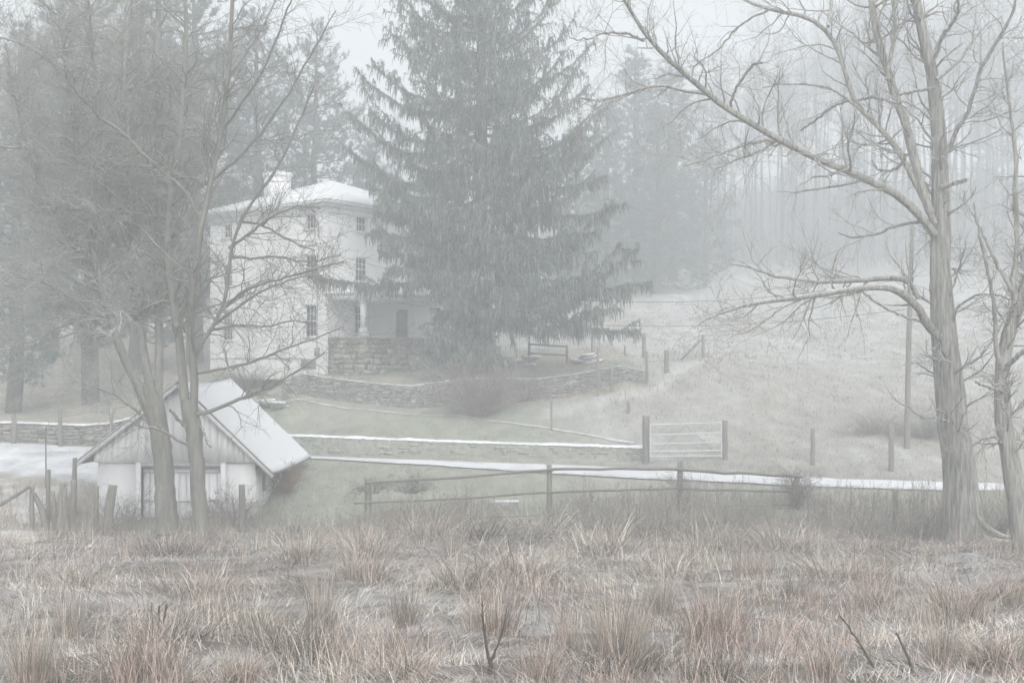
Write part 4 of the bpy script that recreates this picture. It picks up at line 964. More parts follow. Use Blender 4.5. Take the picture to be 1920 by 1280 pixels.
# garden fence by the spruce
GG = 'garden fence posts right of the spruce'
for (px, yt, yb, w, lab) in [(1121, 650, 740, 5, 'thin dark stake rising before the dry stone wall'), (1147, 688, 740, 7, 'pale wooden post right beside the thin stake before the dry stone wall'),
                             (1213, 658, 712, 6, 'wooden post at the right part of the dry stone wall'), (1250, 656, 692, 10, 'stout end post where the dry stone wall meets the field'),
                             (1208, 624, 672, 8, 'grey post further back under the lowest right spruce bough'), (1172, 646, 668, 4, 'thin stake behind the snowy slabs'),
                             (1178, 752, 775, 7, 'short weathered post in the grass right of the brushwood'), (1034, 752, 806, 4, 'thin stake on the lawn right of the brushwood'), (1110, 615, 665, 4, 'thin stake under the spruce boughs right of the rail gate')]:
    post_px(px, yt, yb, w, lab, group=GG, Y={1121: 54.6, 1147: 55.0, 1213: 57.3, 1250: 58.6}.get(px))
hf = thing('garden_rail', 'dark wooden rail between two posts beside the snowy slabs', 'fence', base(992, 60.5))
for px, yt, w in ((992, 640, 6), (1063, 647, 5)):
    b = base(px, 60.5); mb = MB(); post_mesh(mb, b[0], 60.5, b[2], (HY-yt)/F*60.5-b[2], w/2/F*60.5, seed=px); build('post', mb, M['woodrail'], hf)
for ya, yb in ((645, 650), (662, 666)):
    mb = MB(); mb.bar(at(992, ya, 60.42), at(1063, yb, 60.42), .05, .1); build('rail', mb, M['woodrail'], hf)
bf = thing('brace_post', 'leaning diagonal brace against a post on the field edge right of the garden', 'post', base(1318, 63))
b = base(1318, 63); mb = MB(); post_mesh(mb, b[0], 63, b[2], (HY-627)/F*63-b[2], 3.2/F*63, seed=4); build('post', mb, M['wood'], bf)
mb = MB(); e = base(1276, 63.2); mb.bar((e[0], 63.2, e[2]), at(1316, 636, 62.9), .09, .09); build('brace', mb, M['wood'], bf)
# slabs of stone with snow by the garden
for k, (px0, px1, py, lab) in enumerate([(955, 1010, 676, 'stack of flat stone slabs under snow left of the garden rail'), (1072, 1120, 678, 'stack of tilted flat slabs under snow right of the garden rail')]):
    g = rng_(400+k); b = base((px0+px1)/2, 60.0); T = thing('slab_pile', lab, 'stone pile', b); mb = MB(); sn = MB(); w = (px1-px0)/F*60
    for q in range(7):
        o = b+np.array([g.uniform(-w/2, w/2-.5), g.uniform(-.4, .4), q*.07-.05]); ex = np.array([g.uniform(.6, 1.1), g.uniform(-.2, .2), g.uniform(-.15, .15)]); ey = np.array([g.uniform(-.2, .2), .7, .1])
        mb.box(o, ex, ey, (0, 0, .08), c=np.full(3, .8)); sn.box(o+np.array([0, 0, .083]), ex, ey, (0, 0, .03))
    build('slabs', mb, M['stone'], T); build('snow_cap', sn, M['snow'], T)
g = rng_(412); b = base(505, 53.2); T = thing('slab_pile', 'low heap of snowy flat stones at the left end of the terrace wall', 'stone pile', b); mb = MB(); sn = MB()
for q in range(8):
    o = b+np.array([g.uniform(-.9, .4), g.uniform(-.4, .3), q*.05-.05]); ex = np.array([g.uniform(.6, 1.0), 0, g.uniform(-.06, .06)]); ey = np.array([0, .5, .05]); mb.box(o, ex, ey, (0, 0, .1)); sn.box(o+np.array([0, 0, .103]), ex, ey, (0, 0, .03))
build('slabs', mb, M['stone'], T); build('snow_cap', sn, M['snow'], T)
# snow-topped stone block below the rail fence
b = base(947, 39.9); T = thing('stone_block', 'snow topped stone block in the weeds below the rail fence', 'stone', b); mb = MB(); zt_ = max((HY-941)/F*39.9, b[2]+.22); mb.box(b+np.array([-.42, -.2, -.2]), (.86, .05, 0), (0, .4, 0), (0, 0, zt_-b[2]+.2)); build('stone', mb, M['stone'], T)
sn = MB(); sn.box(np.array([b[0]-.45, b[1]-.22, zt_+.003]), (.92, .05, 0), (0, .45, 0), (0, 0, .05)); build('snow_cap', sn, M['snow'], T)
# left yard posts
LG = 'posts along the snowy yard wall'
post_px(26, 776, 826, 10, 'pale thick post at the far left against the yard wall', Y=48.8, group=LG)
post_px(113, 766, 830, 8, 'pale post in the middle of the yard wall', Y=48.6, group=LG)
post_px(209, 766, 838, 7, 'grey post of the yard wall nearest to the shed roof', Y=48.3, group=LG)
tp_ = post_px(86, 800, 900, 2.6, 'thin metal stake with a white cap standing in the snowy yard', Y=39.0, name='metal_stake', cat_='stake', m='iron', tp=1, k=6)
OG = 'old fence posts before the shed'
post_px(140, 858, 985, 9, 'tallest narrow fence post just left of the shed wall', Y=35.5, group=OG)
post_px(90, 880, 990, 9, 'grey fence post left of the cluster of split old posts', Y=35.8, group=OG)
post_px(60, 908, 1005, 9, 'post at the far left carrying the slanting rail', Y=33.8, group=OG)
post_px(181, 911, 1000, 9, 'straight short post right of the split old posts, before the shed corner', Y=34.4, group=OG)
post_px(197, 909, 1003, 18, 'thick leaning post with a sawn top before the left shed wall', Y=34.2, group=OG, lean=.16)
post_px(454, 908, 985, 13, 'lone post before the right part of the shed front', Y=36.0, group=OG)
for (pxp, yt, yb, w, ln, lab) in [(112, 905, 1030, 15, .05, 'split silvery old post, front one of the leaning cluster'), (124, 915, 1035, 12, -.04, 'split old post with frayed top in the leaning cluster'), (135, 900, 1010, 15, .03, 'dark broad rotten post at the back of the leaning cluster'), (104, 920, 1015, 10, -.06, 'thin splintered post on the left of the leaning cluster')]:
    post_px(pxp, yt, yb, w, lab, Y=33.0+(.8 if yb < 1020 else 0), group='cluster of rotten posts', lean=ln, tp=.7, k=7)
lr = MB(); lr.bar(at(-30, 965, 33.6), at(56, 912, 33.6), .07, .09); o_ = build('slanting_rail', lr, M['woodrail']); tag(o_, 'slanting wooden rail propped against the far left post', 'rail')
bb_ = MB(); P = np.array([at(64, 925, 33.9), at(78, 955, 33.9), at(90, 1000, 33.8)]); bb_.tubes(P, np.array([.07, .09, .10]), k=7, rough=.1); o_ = build('log_brace', bb_, M['wood']); tag(o_, 'curved log leaning down from the far left post', 'log')
# utility pole and wires
PY = 48.5
pole = thing('utility_pole', 'slightly leaning wooden utility pole in the field left of the massive tree', 'pole', base(1700, PY))
mb = MB(); b = base(1700, PY); P = np.array([[b[0], PY, b[2]-.3], at(1704, 640, PY), at(1711, 418, PY)]); mb.tubes(P, np.array([.125, .11, .085]), k=10, cap=True); build('shaft', mb, M['wood'], pole, smooth=True)
mb = MB(); mb.bar(at(1711, 470, PY-.2), at(1711, 560, PY-.2), .05, .05); build('cable_guard', mb, M['iron'], pole)
def wire(label, a, b, sag, r=.011):
    s = np.linspace(0, 1, 30)[:, None]; P = a+(b-a)*s; P[:, 2] -= (4*sag*s*(1-s))[:, 0]; mb = MB(); mb.tubes(P, np.full(30, r), k=4); o = build('power_line', mb, M['iron']); tag(o, label, 'cable', 'overhead wires from the house to the pole')
wire('upper overhead wire sagging from the house wall to the utility pole', Cn+NR*.1+UR*1.2+UZ*5.7, at(1710, 520, PY), 1.6)
wire('lower overhead wire sagging past the spruce to the utility pole', pc+UR*.2+UZ*3.6, at(1709, 578, PY), 1.1)

# ------------------------------------------------------------------ shrubs and brush
def shrub(name, label, cat_, loc, rad, h, ns, n1, n2, seed, m, group=None, rmain=.012, spread=.9, drop=.08, sq=(1, 1)):
    g = rng_(seed); T = np.array(loc); n = 8; a = g.uniform(0, 6.28, ns); e = np.clip(g.random(ns)**.7, 0.02, 1)*spread
    d = np.stack([np.cos(a)*e*sq[0], np.sin(a)*e*sq[1], np.sqrt(np.maximum(1.15-e*e, .1))], -1); d = unit(d)
    L = h*g.uniform(.6, 1.15, ns)*(1+e*(rad/h-.7)); P = np.zeros((ns, n, 3)); P[:, 0] = T+np.stack([np.cos(a), np.sin(a), 0*a], -1)*g.random((ns, 1))*rad*.25
    for q in range(1, n):
        P[:, q] = P[:, q-1]+d*(L/(n-1))[:, None]; d = unit(d+.12*g.standard_normal((ns, 3))-np.array([0, 0, drop*q/n*2]))
    Rr = rmain*(1-np.linspace(0, .75, n))[None]*g.uniform(.6, 1.3, (ns, 1))
    mb = MB(); P[..., 2] -= T[2]*0
    mb.tubes(P, Rr, k=4)
    a1 = grow(g, P, Rr, n1, .15, 1, (20, 60), (.25*h, .6*h), 5, .14, -.02, rr=.6, tip=.4, lfall=.3); mb.tubes(*a1, k=3)
    a2 = grow(g, a1[0], a1[1], n2, .1, 1, (20, 60), (.12*h, .35*h), 4, .14, -.02, rr=.7, tip=.5, lfall=.3); a2[1][:] = np.maximum(a2[1], .004); mb.tubes(*a2, k=3)
    for i in range(len(mb.V)): mb.V[i] = mb.V[i]-T
    o = build(name, mb, m); o.location = [float(v) for v in T]; tag(o, label, cat_, group); return o
brown = mat('bramble_twigs', (.24, .20, .175), var=.25, vscale=3, snow=.5, snow_lo=.5, snow_sc=6)
greyt = mat('weed_twigs', (.25, .235, .205), var=.25, vscale=3, snow=.4, snow_lo=.5, snow_sc=6)
shrub('brush_shrub', 'large tangled leafless brush heap spilling over the dry stone wall', 'shrub', hit(895, 779), 2.3, 2.2, 130, 700, 1300, 501, brown, sq=(1.3, .8), rmain=.02)
shrub('brush_shrub', 'pale arching leafless shrub before the spruce trunk above the brush heap', 'shrub', base(850, 56.2), 1.9, 1.9, 46, 260, 800, 502, M['twig_pale'], sq=(1.5, .6))
shrub('brush_shrub', 'leafless shrub on the terrace right of the brush heap', 'shrub', base(985, 55.2), 1.3, 1.2, 60, 330, 900, 503, brown, sq=(1.3, .7))
shrub('brush_shrub', 'low dry tan brush mound beside the foot of the utility pole', 'shrub', base(1640, 50.5), 2.0, .75, 110, 500, 1100, 504, mat('tan_brush', (.36, .34, .30), var=.25, vscale=3, snow=.4, snow_lo=.5), sq=(1.7, .8), drop=.2)
shrub('brush_shrub', 'dry weed thicket right of the utility pole foot', 'shrub', base(1735, 49.5), 1.5, 1.0, 70, 400, 1000, 505, greyt, sq=(1.4, .8))
shrub('vine_clump', 'tangle of dry vine over the left end post of the rail fence', 'vine', at(700, 925, FY-.05), .8, .6, 30, 170, 460, 506, greyt, drop=.4, sq=(1.7, .6))
shrub('vine_clump', 'low tangle of dry vine on the top rail between the first posts', 'vine', at(770, 925, FY-.05), .9, .55, 50, 300, 800, 507, greyt, drop=.3, sq=(1.5, .5))
shrub('vine_clump', 'dark dry vine wrapped over the leaning right end post of the rail fence', 'vine', base(1494, FY-.1), .42, 1.35, 44, 260, 640, 508, brown, spread=.45, drop=.2)
shrub('vine_clump', 'dry vine hanging on the rails right of the second fence post', 'vine', base(1100, FY-.1), .3, 1.3, 14, 70, 200, 509, greyt, spread=.45, sq=(1.6, .6))
shrub('vine_clump', 'dry vine around the third fence post', 'vine', base(1278, FY-.1), .35, 1.45, 16, 90, 260, 510, greyt, spread=.4, sq=(1.4, .6))
shrub('vine_clump', 'dark bramble bound around the cluster of rotten posts', 'vine', base(118, 34.9), .6, 1.0, 34, 240, 600, 511, brown, spread=.6, drop=.22)
shrub('bramble', 'bramble thicket before the left shed wall', 'shrub', base(230, 35.9), 1.0, 1.3, 22, 150, 420, 512, greyt, sq=(1.4, .7))
shrub('bramble', 'thin briars climbing before the right part of the shed front', 'shrub', base(440, 36.6), .8, 1.2, 30, 220, 700, 513, brown, sq=(1.3, .6))
shrub('bramble', 'rusty brown brush along the right side wall of the shed', 'shrub', base(535, 40.2), .9, .9, 60, 400, 1000, 514, mat('rusty_twigs', (.30, .21, .16), var=.2), sq=(.6, 1.6))
shrub('bramble', 'dry weeds between the foot of the massive tree and the leaning smaller one', 'shrub', base(1875, 32.5), .9, .9, 50, 330, 900, 515, greyt)
shrub('bramble', 'low evergreen bough clump at the left foot of the house', 'shrub', base(445, 58.5), 1.5, 1.5, 70, 500, 1800, 516, mat('dark_evergreen', (.10, .11, .08), var=.3), sq=(1.4, .8))

WC = 'weed clumps in the hollow below the rail fence'
for q, (px, py, r_, h_, lab) in enumerate([(742, 985, .8, .7, 'grey weed clump under the first span of the rail fence'), (868, 965, .9, .8, 'dark weed clump left of the snow topped block'), (1120, 1000, 1.0, .75, 'wide grey weed clump below the second fence span'),
    (1395, 985, 1.1, .8, 'grey weed clump below the third fence span'), (1560, 985, 1.1, .75, 'rounded dry thicket right of the leaning fence end'), (1620, 1010, 1.2, .9, 'rounded dry thicket left of the massive tree, below the lone post'), (1730, 1010, .9, .8, 'pale bristly weeds just left of the massive trunk'),
    (560, 1010, .9, .5, 'low weed clump right of the shed front'), (1000, 1020, .8, .6, 'dark green grey weed clump in the middle of the hollow'), (1290, 1015, .8, .55, 'low grey weed clump below the third fence post')]):
    shrub('weed_clump', lab, 'weeds', hit(px, py), r_, h_, 46, 260, 520, 540+q, (greyt, brown)[q % 3 == 1], WC, rmain=.010, spread=1.0, drop=.28, sq=(1.3, .8))
# ------------------------------------------------------------------ grasses
def blades(mb, g, x, y, ln, wd, lean, bend, az, col, z=None, segs=4):
    """ribbons: x,y base; ln length; lean start tilt (rad); bend extra tilt to the tip; az heading"""
    n = len(x); z0 = gz(x, y)-.02 if z is None else z
    P = np.zeros((n, segs, 3)); P[:, 0] = np.stack([x, y, z0], -1)
    for q in range(1, segs):
        th = lean+bend*(q/(segs-1))**1.3; st = ln/(segs-1)
        P[:, q] = P[:, q-1]+np.stack([np.sin(th)*np.cos(az), np.sin(th)*np.sin(az), np.cos(th)], -1)*st[:, None]
    wa = az+np.pi/2+g.uniform(-.9, .9, n); W = np.stack([np.cos(wa), np.sin(wa), 0*wa], -1)
    ww = np.linspace(1, .22, segs)[None]*wd[:, None]/2
    V = np.stack([P-W[:, None]*ww[..., None], P+W[:, None]*ww[..., None]], 2).reshape(n, segs*2, 3)
    q = np.array([[2*i, 2*i+1, 2*i+3, 2*i+2] for i in range(segs-1)]); Q = (q[None]+(np.arange(n)*segs*2)[:, None, None]).reshape(-1, 4)
    mb.add(V.reshape(-1, 3), Q=Q, c=np.repeat(col, segs*2, 0))
def mixc(a, b, t): return np.asarray(a)*(1-t[:, None])+np.asarray(b)*t[:, None]
STRAW = np.array([.60, .535, .465]); PINK = np.array([.44, .345, .30]); OLIVE = np.array([.33, .315, .265]); FROST = np.array([.62, .615, .61]); DARKT = np.array([.16, .135, .11])
g = rng_(600)
def frus(n, y0, y1, m=1.2):
    Y = g.uniform(y0, y1, n); x = (g.random(n)*2-1)*(.45*Y+m); return x, Y
def free(x, y):
    lo_, hi_ = drv(x); ok = ~((y > lo_+.22) & (y < hi_-.22)) & ~((x > xl-.1) & (x < xr+.05) & (y > SY0-.05) & (y < SY1))
    return ok
gr = MB()
# flattened mat
x, y = frus(190000, 9.5, 36); cl = fbm(x, y, .8, 41); c2 = fbm(x, y, .35, 43); fine = fbm(x, y, 2.6, 44)
op = sstep(.34, .5, fbm(x, y*1.6, .42, 49)); keep = (g.random(len(x)) < (.10+1.0*sstep(.36, .6, fine))*(.5+.5*op))&free(x, y); x, y, cl, c2 = x[keep], y[keep], cl[keep], c2[keep]; n = len(x)
col = mixc(STRAW, PINK, sstep(.44, .62, c2)*.8); col = col*(1-sstep(.5, .7, cl)[:, None]*.0); t = sstep(.58, .72, fbm(x, y, .5, 47)); col = col*(1-t[:, None]*.55)+OLIVE*t[:, None]*.55
fr = (g.random(n) < .27); col[fr] = FROST*1.1; dk0 = (g.random(n) < .2); col[dk0] = DARKT; col *= np.exp(.34*g.standard_normal((n, 1)))
flow = fbm(x, y, .3, 45)*12
blades(gr, g, x, y, g.uniform(.16, .46, n), g.uniform(.006, .012, n)*(.6+y/28), g.uniform(.6, 1.4, n), g.uniform(.3, 1.2, n), flow+g.uniform(-1.2, 1.2, n), np.clip(col, .05, .85))
x, y = frus(60000, 9.5, 36); op = sstep(.34, .5, fbm(x, y*1.6, .42, 49)); keep = (g.random(len(x)) < .95*(1-op)+.08)&free(x, y); x, y = x[keep], y[keep]; n = len(x)
col = mixc(FROST*.95, STRAW*.75, g.random(n)**1.5)*(1+.15*g.standard_normal((n, 1)))
blades(gr, g, x, y, g.uniform(.07, .26, n), g.uniform(.006, .012, n)*(.6+y/28), g.uniform(.5, 1.45, n), g.uniform(.1, .9, n), fbm(x, y, .5, 55)*14+g.uniform(-1, 1, n), np.clip(col, .05, .85))
# standing blades in patches
x, y = frus(60000, 9.5, 36); cl = fbm(x, y, .7, 51); keep = (g.random(len(x)) < sstep(.52, .66, cl)*.8+.03)&free(x, y); x, y = x[keep], y[keep]; n = len(x)
c2 = fbm(x, y, .35, 43); col = mixc(STRAW, PINK, sstep(.4, .6, c2)); col = mixc(col, DARKT, (g.random(n) < .3)*.8); col *= np.exp(.34*g.standard_normal((n, 1)))
blades(gr, g, x, y, g.uniform(.25, .75, n), g.uniform(.005, .010, n)*(.6+y/28), g.uniform(0, .35, n), g.uniform(.1, .9, n), g.uniform(0, 6.28, n), np.clip(col, .05, .85))
o_ = build('marsh_grass', gr, M['grass'], kind='stuff'); o_['label'] = 'flattened frosty straw coloured marsh grass in the foreground'; o_['category'] = 'grass'
# weeds
wd_ = MB(); x, y = frus(78000, 25, 40.5); cl = fbm(x, y, .6, 61)
edge = 21.5+17*fbm(x, y*.6, .22, 63, 3); keep = (y > edge)&(g.random(len(x)) < .15+.95*sstep(.35, .6, cl))&free(x, y)&~((x < -14.2)&(g.random(len(x)) < .6)); x, y = x[keep], y[keep]; n = len(x)
c2 = fbm(x, y, .4, 64); col = mixc(OLIVE*1.15, STRAW, np.clip(sstep(.4, .65, c2)*.8+sstep(.44, .62, fbm(x, y*.7, .2, 68))*(1-sstep(33, 38, y))*.8, 0, 1)); col = mixc(col, DARKT*1.2, (g.random(n) < .25)*.6); col *= (1+.2*g.standard_normal((n, 1)))
hs = sstep(0, 6, y-edge[keep])*(.12+1.35*sstep(.28, .75, fbm(x, y, .42, 66)))*(1-.5*sstep(38.6, 40.5, y))*(1-.62*(1-sstep(-6, -2.5, x+(c2-.5)*3)))
blades(wd_, g, x, y, g.uniform(.4, 1.15, n)*hs, g.uniform(.007, .015, n), g.uniform(0, .75, n), g.uniform(0, 1.7, n), g.uniform(0, 6.28, n), np.clip(col, .05, .85))
# stiff stalks with side sprigs
x, y = frus(6500, 26, 39.5); keep = free(x, y)&(y > 23+15*fbm(x, y*.6, .22, 63, 3)); x, y = x[keep], y[keep]; n = len(x); hh = g.uniform(.5, 1.15, n)*(.25+1.1*sstep(.28, .75, fbm(x, y, .42, 66)))*(1-.5*(1-sstep(-6, -2.5, x))); P = np.zeros((n, 5, 3)); P[:, 0] = np.stack([x, y, gz(x, y)], -1); d = unit(np.stack([g.standard_normal(n)*.14, g.standard_normal(n)*.14, np.ones(n)], -1))
for q in range(1, 5): P[:, q] = P[:, q-1]+d*(hh/4)[:, None]; d = unit(d+.06*g.standard_normal((n, 3)))
Rr = np.array([.006, .006, .005, .004, .003])[None]*np.ones((n, 1)); wd_.tubes(P, Rr, k=3, c=np.array([.30, .27, .235])*(1+.25*g.standard_normal((n, 1))))
a1 = grow(g, P, Rr, n*4, .4, 1, (20, 50), (.12, .34), 3, .1, .05, rr=.7, tip=.6); a1[1][:] = .004; wd_.tubes(*a1, k=3, c=np.array([.33, .30, .26])*(1+.25*g.standard_normal((n*4, 1))))
o_ = build('tall_weeds', wd_, M['grass'], kind='stuff'); o_['label'] = 'tall dry grey weeds in the hollow below the fence'; o_['category'] = 'weeds'
# lawn and field turf
tf = MB(); x, y = frus(150000, 36, 96, 0); x = x*1.0; keep = free(x, y)&(g.random(len(x)) < 1.1-.012*(y-36))&~((x < -12.6)&(y < 49.6)&(g.random(len(x)) < .93)); 
rel = np.stack([x-CX, y-CYh], -1); inu = rel@UL[:2]; inv = rel@UR[:2]; inn = rel@NR[:2]
keep &= ~((inu > -2.7)&(inu < W_)&(inv > -.1)&(inv < W_)); x, y = x[keep], y[keep]; n = len(x)
gc = ground_col(x, y)*1.05; t = (g.random(n) < .22); gc[t] = STRAW*.9; t = (g.random(n) < .12); gc[t] = DARKT*1.1; col = gc*(1+.2*g.standard_normal((n, 1))); lw = ((y < 55)&(x < 6)); ln = g.uniform(.05, .13, n)*np.where(lw, 1.1, 1.5)
blades(tf, g, x, y, ln, g.uniform(.012, .024, n)*(y/50), g.uniform(0, .7, n), g.uniform(0, .9, n), g.uniform(0, 6.28, n), np.clip(col, .05, .85), segs=3)
x, y = frus(7000, 45.5, 95, 0); cl = fbm(x, y, .35, 71); keep = free(x, y)&(x > 4.5-.05*(y-45))&(g.random(len(x)) < sstep(.38, .62, cl)+.06); x, y = x[keep], y[keep]; x = np.repeat(x, 6)+g.normal(0, .09, len(x)*6); y = np.repeat(y, 6)+g.normal(0, .09, len(y)*6); n = len(x)
c2 = fbm(x, y, .2, 73); col = mixc(STRAW*.78, OLIVE*.95, sstep(.4, .6, c2))*(1+.2*g.standard_normal((n, 1)))
blades(tf, g, x, y, g.uniform(.12, .34, n), g.uniform(.014, .026, n)*(y/50), g.uniform(0, .8, n), g.uniform(0, 1.2, n), g.uniform(0, 6.28, n), np.clip(col, .05, .85), segs=3)
o_ = build('turf', tf, M['grass'], kind='stuff'); o_['label'] = 'short frosted turf of the lawns and the sloping field'; o_['category'] = 'grass'

# tussocks: a few kinds, each clump its own object
def tussock(seed, n, h, r, bend, cols, wd=(.005, .009)):
    g = rng_(seed); mb = MB(); a = g.uniform(0, 6.28, n); rr = r*.35*np.sqrt(g.random(n)); x = np.cos(a)*rr; y = np.sin(a)*rr
    c = np.asarray(cols)[g.integers(0, len(cols), n)]*np.exp(.36*g.standard_normal((n, 1))); az = a+np.where(g.random(n) < .3, g.uniform(-2.6, 2.6, n), g.uniform(-.7, .7, n)); hh_ = np.where(g.random(n) < .35, g.uniform(.25, .6, n), g.uniform(.5, 1.15, n)); kk_ = np.where(g.random(n) < .18, g.uniform(1.2, 2.4, n), g.uniform(.2, 1.2, n)); r_off = g.normal(0, r*.1, n); x += r_off; y += np.roll(r_off, 7)
    blades(mb, g, x, y, h*hh_, g.uniform(*wd, n), g.uniform(.0, .35, n)*(rr/(r*.35)+.3), bend*kk_, az, np.clip(c, .04, .85), z=np.full(n, -.04), segs=5)
    return mb
kinds = {'rush': (tussock(701, 420, .75, .5, .35, [STRAW*.8, PINK*.85, OLIVE*.9]), 'upright'),
         'red': (tussock(702, 420, .6, .55, .6, [PINK, PINK*.75, DARKT*1.2, STRAW*.8]), 'reddish'),
         'mound': (tussock(703, 620, .62, .7, 1.9, [STRAW*.85, PINK*.9, STRAW, DARKT*1.2]), 'drooping'),
         'dark': (tussock(704, 700, .42, .75, 1.5, [DARKT*.8, OLIVE*.5, DARKT*.6, PINK*.6, STRAW]), 'dark'),
         'green': (tussock(705, 380, .55, .5, .45, [OLIVE*.8, OLIVE*.6, PINK*.8]), 'greenish')}
tsrc = {}
TG = 'tussocks in the foreground marsh'
def put(kind, px, py, hpx, rz, label, wide=1.0):
    p = hit(px, py); hm_ = hpx/F*p[1]; hk = {'rush': .72, 'red': .55, 'mound': .42, 'dark': .32, 'green': .5}[kind]; s = hm_/hk
    if kind not in tsrc:
        o = build('grass_tussock', kinds[kind][0], M['grass']); tsrc[kind] = o
    else:
        o = tsrc[kind].copy(); COL.objects.link(o)
    o.location = [float(v) for v in p]; o.rotation_euler = (0, 0, rz); o.scale = (s*wide, s*wide, s)
    tag(o, label, 'grass tussock', TG)
tl = [('rush',130,1195,95,.9,'tall olive rush tussock near the left edge of the marsh'),('dark',320,1205,55,1.4,'dark hollow tussock below the left bare tree'),
 ('red',270,1275,130,1.,'upright rusty tussock at the bottom left edge beside the dark hollow one'),('rush',600,1175,110,.9,'tall pale rush tussock below the shed right side'),
 ('dark',545,1225,70,1.3,'dark matted tussock left of centre near the bottom'),('dark',588,1245,60,1.1,'small dark tussock right of the matted one near the bottom'),
 ('green',757,1172,75,.8,'short green and rusty tussock standing alone left of the forked sapling'),('red',925,1185,95,1.2,'dark rusty tussock behind the forked sapling'),
 ('red',1065,1220,90,.6,'narrow rusty tussock right of the forked sapling'),('rush',1160,1245,165,1.,'largest straw tussock in the bottom middle of the marsh'),
 ('dark',1165,1255,60,1.5,'dark base tuft under the largest straw tussock'),('red',1345,1195,110,1.1,'bushy rusty tussock below the vine wrapped fence post'),
 ('red',1790,1165,100,1.4,'wide reddish tussock below the massive tree'),('rush',1765,1250,120,.7,'thin upright tussock near the bottom right, right of the curved stems'),
 ('dark',1340,1282,70,.9,'dark stubby tussock at the bottom edge right of centre'),('mound',680,1085,60,1.2,'pale drooping grass mound below the fence left end'),
 ('mound',865,1100,75,1.2,'pink tinged drooping mound in the middle of the marsh'),('mound',390,1110,50,1.4,'pinkish low mound right below the left trunks'),
 ('rush',60,1285,130,1.,'straw tussock in the bottom left corner'),('mound',975,1085,70,1.4,'wide drooping mound right of the pink tinged one'),
 ('red',1640,1140,60,1.3,'low reddish tuft left of the wide reddish tussock'),('green',1490,1125,50,1.4,'low greenish tuft below the leaning fence end'),
 ('red',1010,1280,90,1.2,'rusty tuft at the bottom edge just right of the forked sapling'),('mound',1560,1085,45,1.8,'broad flattened mound between fence end and massive tree'),
 ('rush',1240,1150,90,.9,'straw rush tuft above the largest straw tussock'),('mound',150,1100,40,1.8,'frosty flattened mound below the rotten posts'),
 ('red',450,1285,80,1.2,'rusty tuft on the bottom edge left of the matted tussocks'),('mound',760,1265,55,1.5,'pale flattened mound left of the forked sapling foot'),
 ('red',1545,1275,90,.9,'reddish tuft at the bottom left of the curved stems'),('mound',1870,1240,60,1.5,'frosty mound at the bottom right edge'),
 ('rush',850,1045,60,1.,'straw rush tuft high in the middle below the stone block'),('red',1410,1085,60,1.1,'faded reddish tuft in the weeds below the right fence span'),
 ('mound',1250,1085,55,1.4,'pale mound among the weeds below the third fence post'),('mound',480,1180,45,1.4,'pale low mound between the left tussocks'),('mound',690,1045,55,1.3,'pale bent grass mound below the left end post of the rail fence'),('mound',1130,1040,60,1.5,'bent straw mound below the second fence post'),('mound',1345,1035,55,1.4,'bent straw mound below the third span of the rail fence'),('mound',1470,1030,50,1.6,'low straw mound left of the dry thicket'),('mound',800,1010,55,1.5,'grey straw mound left of the snow topped block'),('mound',1010,1005,50,1.5,'grey straw mound right of the snow topped block'),('mound',560,1045,45,1.5,'low straw mound right of the shed corner'),('dark',1250,1010,45,1.5,'dark tangled tuft below the third fence post'),('dark',900,1010,45,1.6,'dark tangled tuft just below the snow topped block'),('dark',320,1040,40,1.5,'dark tangled tuft at the foot of the forked tree'),
 ('red',1890,1130,70,1.0,'reddish tuft at the right edge below the smaller tree')]
for i, (k, px, py, h, wdt, lab) in enumerate(tl): put(k, px, py, h, i*1.37, lab, wdt)
# saplings and stems
def stems(name, label, cat_, Y, lst, m, n1=0, seed=0):
    mb = MB(); g = rng_(seed); Ps = []; Rs = []
    for pts in lst:
        P, Rr = trace(pts, Y, 0, 14, wig=.004, g=g); mb.tubes(P, Rr, k=6, rough=.05); Ps.append(P); Rs.append(Rr)
    if n1:
        a = grow(g, np.array(Ps), np.array(Rs), n1, .4, 1, (20, 50), (.06, .22), 4, .1, .1, rr=.6); mb.tubes(*a, k=4)
    p = at(lst[0][0][0], lst[0][0][1], Y); p[2] = g1(p[0], p[1])
    P0 = Ps[0]; ext = np.array([[P0[0, 0], P0[0, 1], p[2]-.1], P0[0]])
    if ext[1, 2] > ext[0, 2]: mb.tubes(ext, np.full(2, Rs[0][0]), k=6)
    for i in range(len(mb.V)): mb.V[i] = mb.V[i]-p
    o = build(name, mb, m); o.location = [float(v) for v in p]; tag(o, label, cat_)
dk_ = mat('sapling_bark', (.10, .085, .072), var=.3, vscale=20, snow=.3, snow_lo=.7)
stems('sapling', 'forked brown sapling at the bottom middle of the marsh', 'sapling', 12.2, [[(921,1300,12),(920,1265,11),(919,1240,9)],[(919,1242,7),(912,1215,6),(908,1180,5),(905,1150,3),(903,1120,2)],[(920,1242,6),(928,1220,5),(938,1195,4),(946,1170,3),(950,1140,2)]], dk_, 14, 1)
stems('sapling', 'long dark bare stem curving up leftward at the bottom right', 'sapling', 12.4, [[(1660,1300,6),(1650,1270,6),(1632,1240,5),(1612,1205,4),(1592,1175,3),(1573,1152,2)]], dk_, 6, 2)
stems('sapling', 'short dark curved stem right of the long leaning one', 'sapling', 12.4, [[(1718,1300,6),(1715,1275,6),(1706,1240,5),(1692,1210,4),(1680,1185,3)],[(1702,1300,4),(1697,1270,4),(1690,1250,3)]], dk_, 5, 3)
stems('dead_stalks', 'dark dead stalks sticking up above the dark hollow tussock', 'dead plant', 15.5, [[(286,1200,4),(285,1160,4),(284,1128,3)],[(296,1200,3),(297,1160,4),(299,1135,4)],[(306,1200,3),(308,1160,4),(312,1132,4)]], dk_, 10, 4)

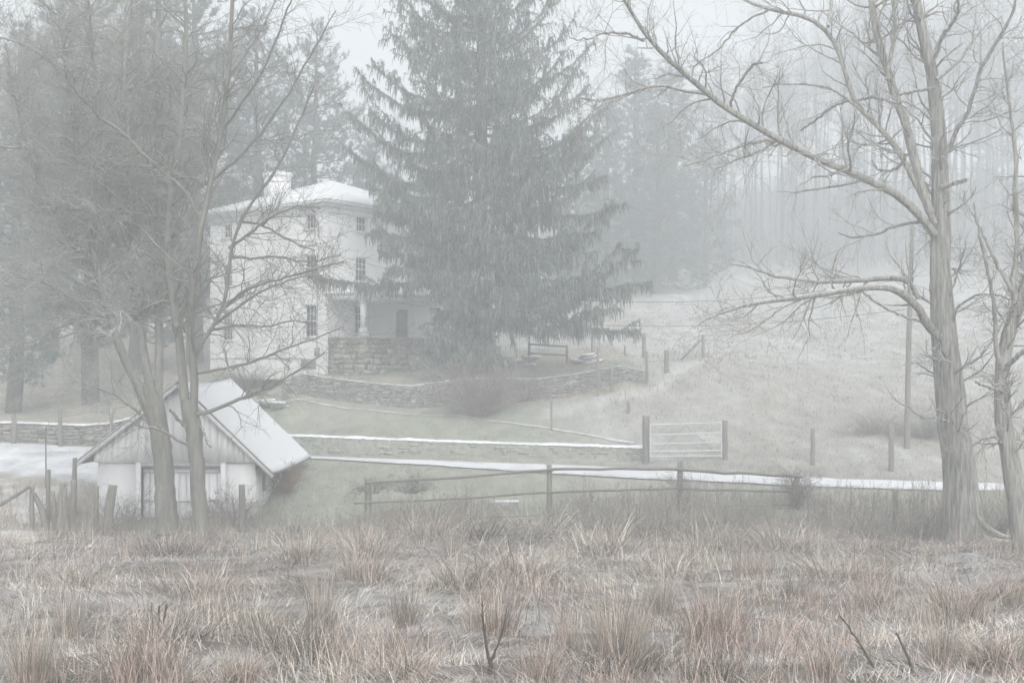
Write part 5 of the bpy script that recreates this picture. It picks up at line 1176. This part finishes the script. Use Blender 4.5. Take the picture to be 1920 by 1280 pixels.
print('built', round(time.time()-T00, 1), 's', sum(len(m.polygons) for m in bpy.data.meshes), 'polys', len(bpy.data.objects), 'objects')
# ------------------------------------------------------------------ haze
hz = MB(); hz.box((-352, -62, -12), (704, 0, 0), (0, 500, 0), (0, 0, 80))
hmat = bpy.data.materials.new('haze_air'); hmat.use_nodes = True; nt = hmat.node_tree; nt.nodes.remove(nt.nodes['Principled BSDF'])
pv = nt.nodes.new('ShaderNodeVolumePrincipled'); pv.inputs['Color'].default_value = (.905, .942, .968, 1); pv.inputs['Density'].default_value = .0084; pv.inputs['Anisotropy'].default_value = 0.0
nt.links.new(pv.outputs[0], nt.nodes['Material Output'].inputs['Volume'])
ho_ = build('haze', hz, hmat, kind='stuff')

# ------------------------------------------------------------------ light, sky, camera
EL, RO = 44, 168
w = bpy.data.worlds.new('World'); S.world = w; w.use_nodes = True; nt = w.node_tree
sk = nt.nodes.new('ShaderNodeTexSky'); sk.sky_type = 'NISHITA'; sk.sun_disc = False; sk.sun_elevation = R(EL); sk.sun_rotation = R(RO)
sk.air_density = 1.0; sk.dust_density = 6.0; sk.ozone_density = 1.0
hs = nt.nodes.new('ShaderNodeHueSaturation'); hs.inputs['Saturation'].default_value = .17
nt.links.new(sk.outputs[0], hs.inputs['Color'])
nt.links.new(hs.outputs[0], nt.nodes['Background'].inputs['Color']); nt.nodes['Background'].inputs['Strength'].default_value = .10
sl = bpy.data.lights.new('sun', 'SUN'); sl.energy = .68; sl.angle = R(40); sl.color = (1, .99, .975)
so_ = bpy.data.objects.new('sun', sl); COL.objects.link(so_)
from mathutils import Vector
dv = Vector((math.sin(R(RO))*math.cos(R(EL)), math.cos(R(RO))*math.cos(R(EL)), math.sin(R(EL))))
so_.rotation_euler = dv.to_track_quat('Z', 'Y').to_euler()
cd = bpy.data.cameras.new('camera'); cam = bpy.data.objects.new('camera', cd); COL.objects.link(cam); S.camera = cam
cd.sensor_width = 36; cd.lens = 36*F/1920; cd.shift_y = (HY-640)/1920; cd.clip_end = 2000; cd.clip_start = .1
cam.location = (0, 0, 0); cam.rotation_euler = (R(90), 0, 0)
S.view_settings.view_transform = 'Standard'; S.view_settings.look = 'None'; S.view_settings.exposure = 1.33; S.view_settings.gamma = 1
S.render.engine = 'CYCLES'; c = S.cycles
c.max_bounces = 8; c.diffuse_bounces = 3; c.glossy_bounces = 2; c.transmission_bounces = 2; c.volume_bounces = 4; c.transparent_max_bounces = 4
c.use_denoising = True; c.sample_clamp_indirect = 4
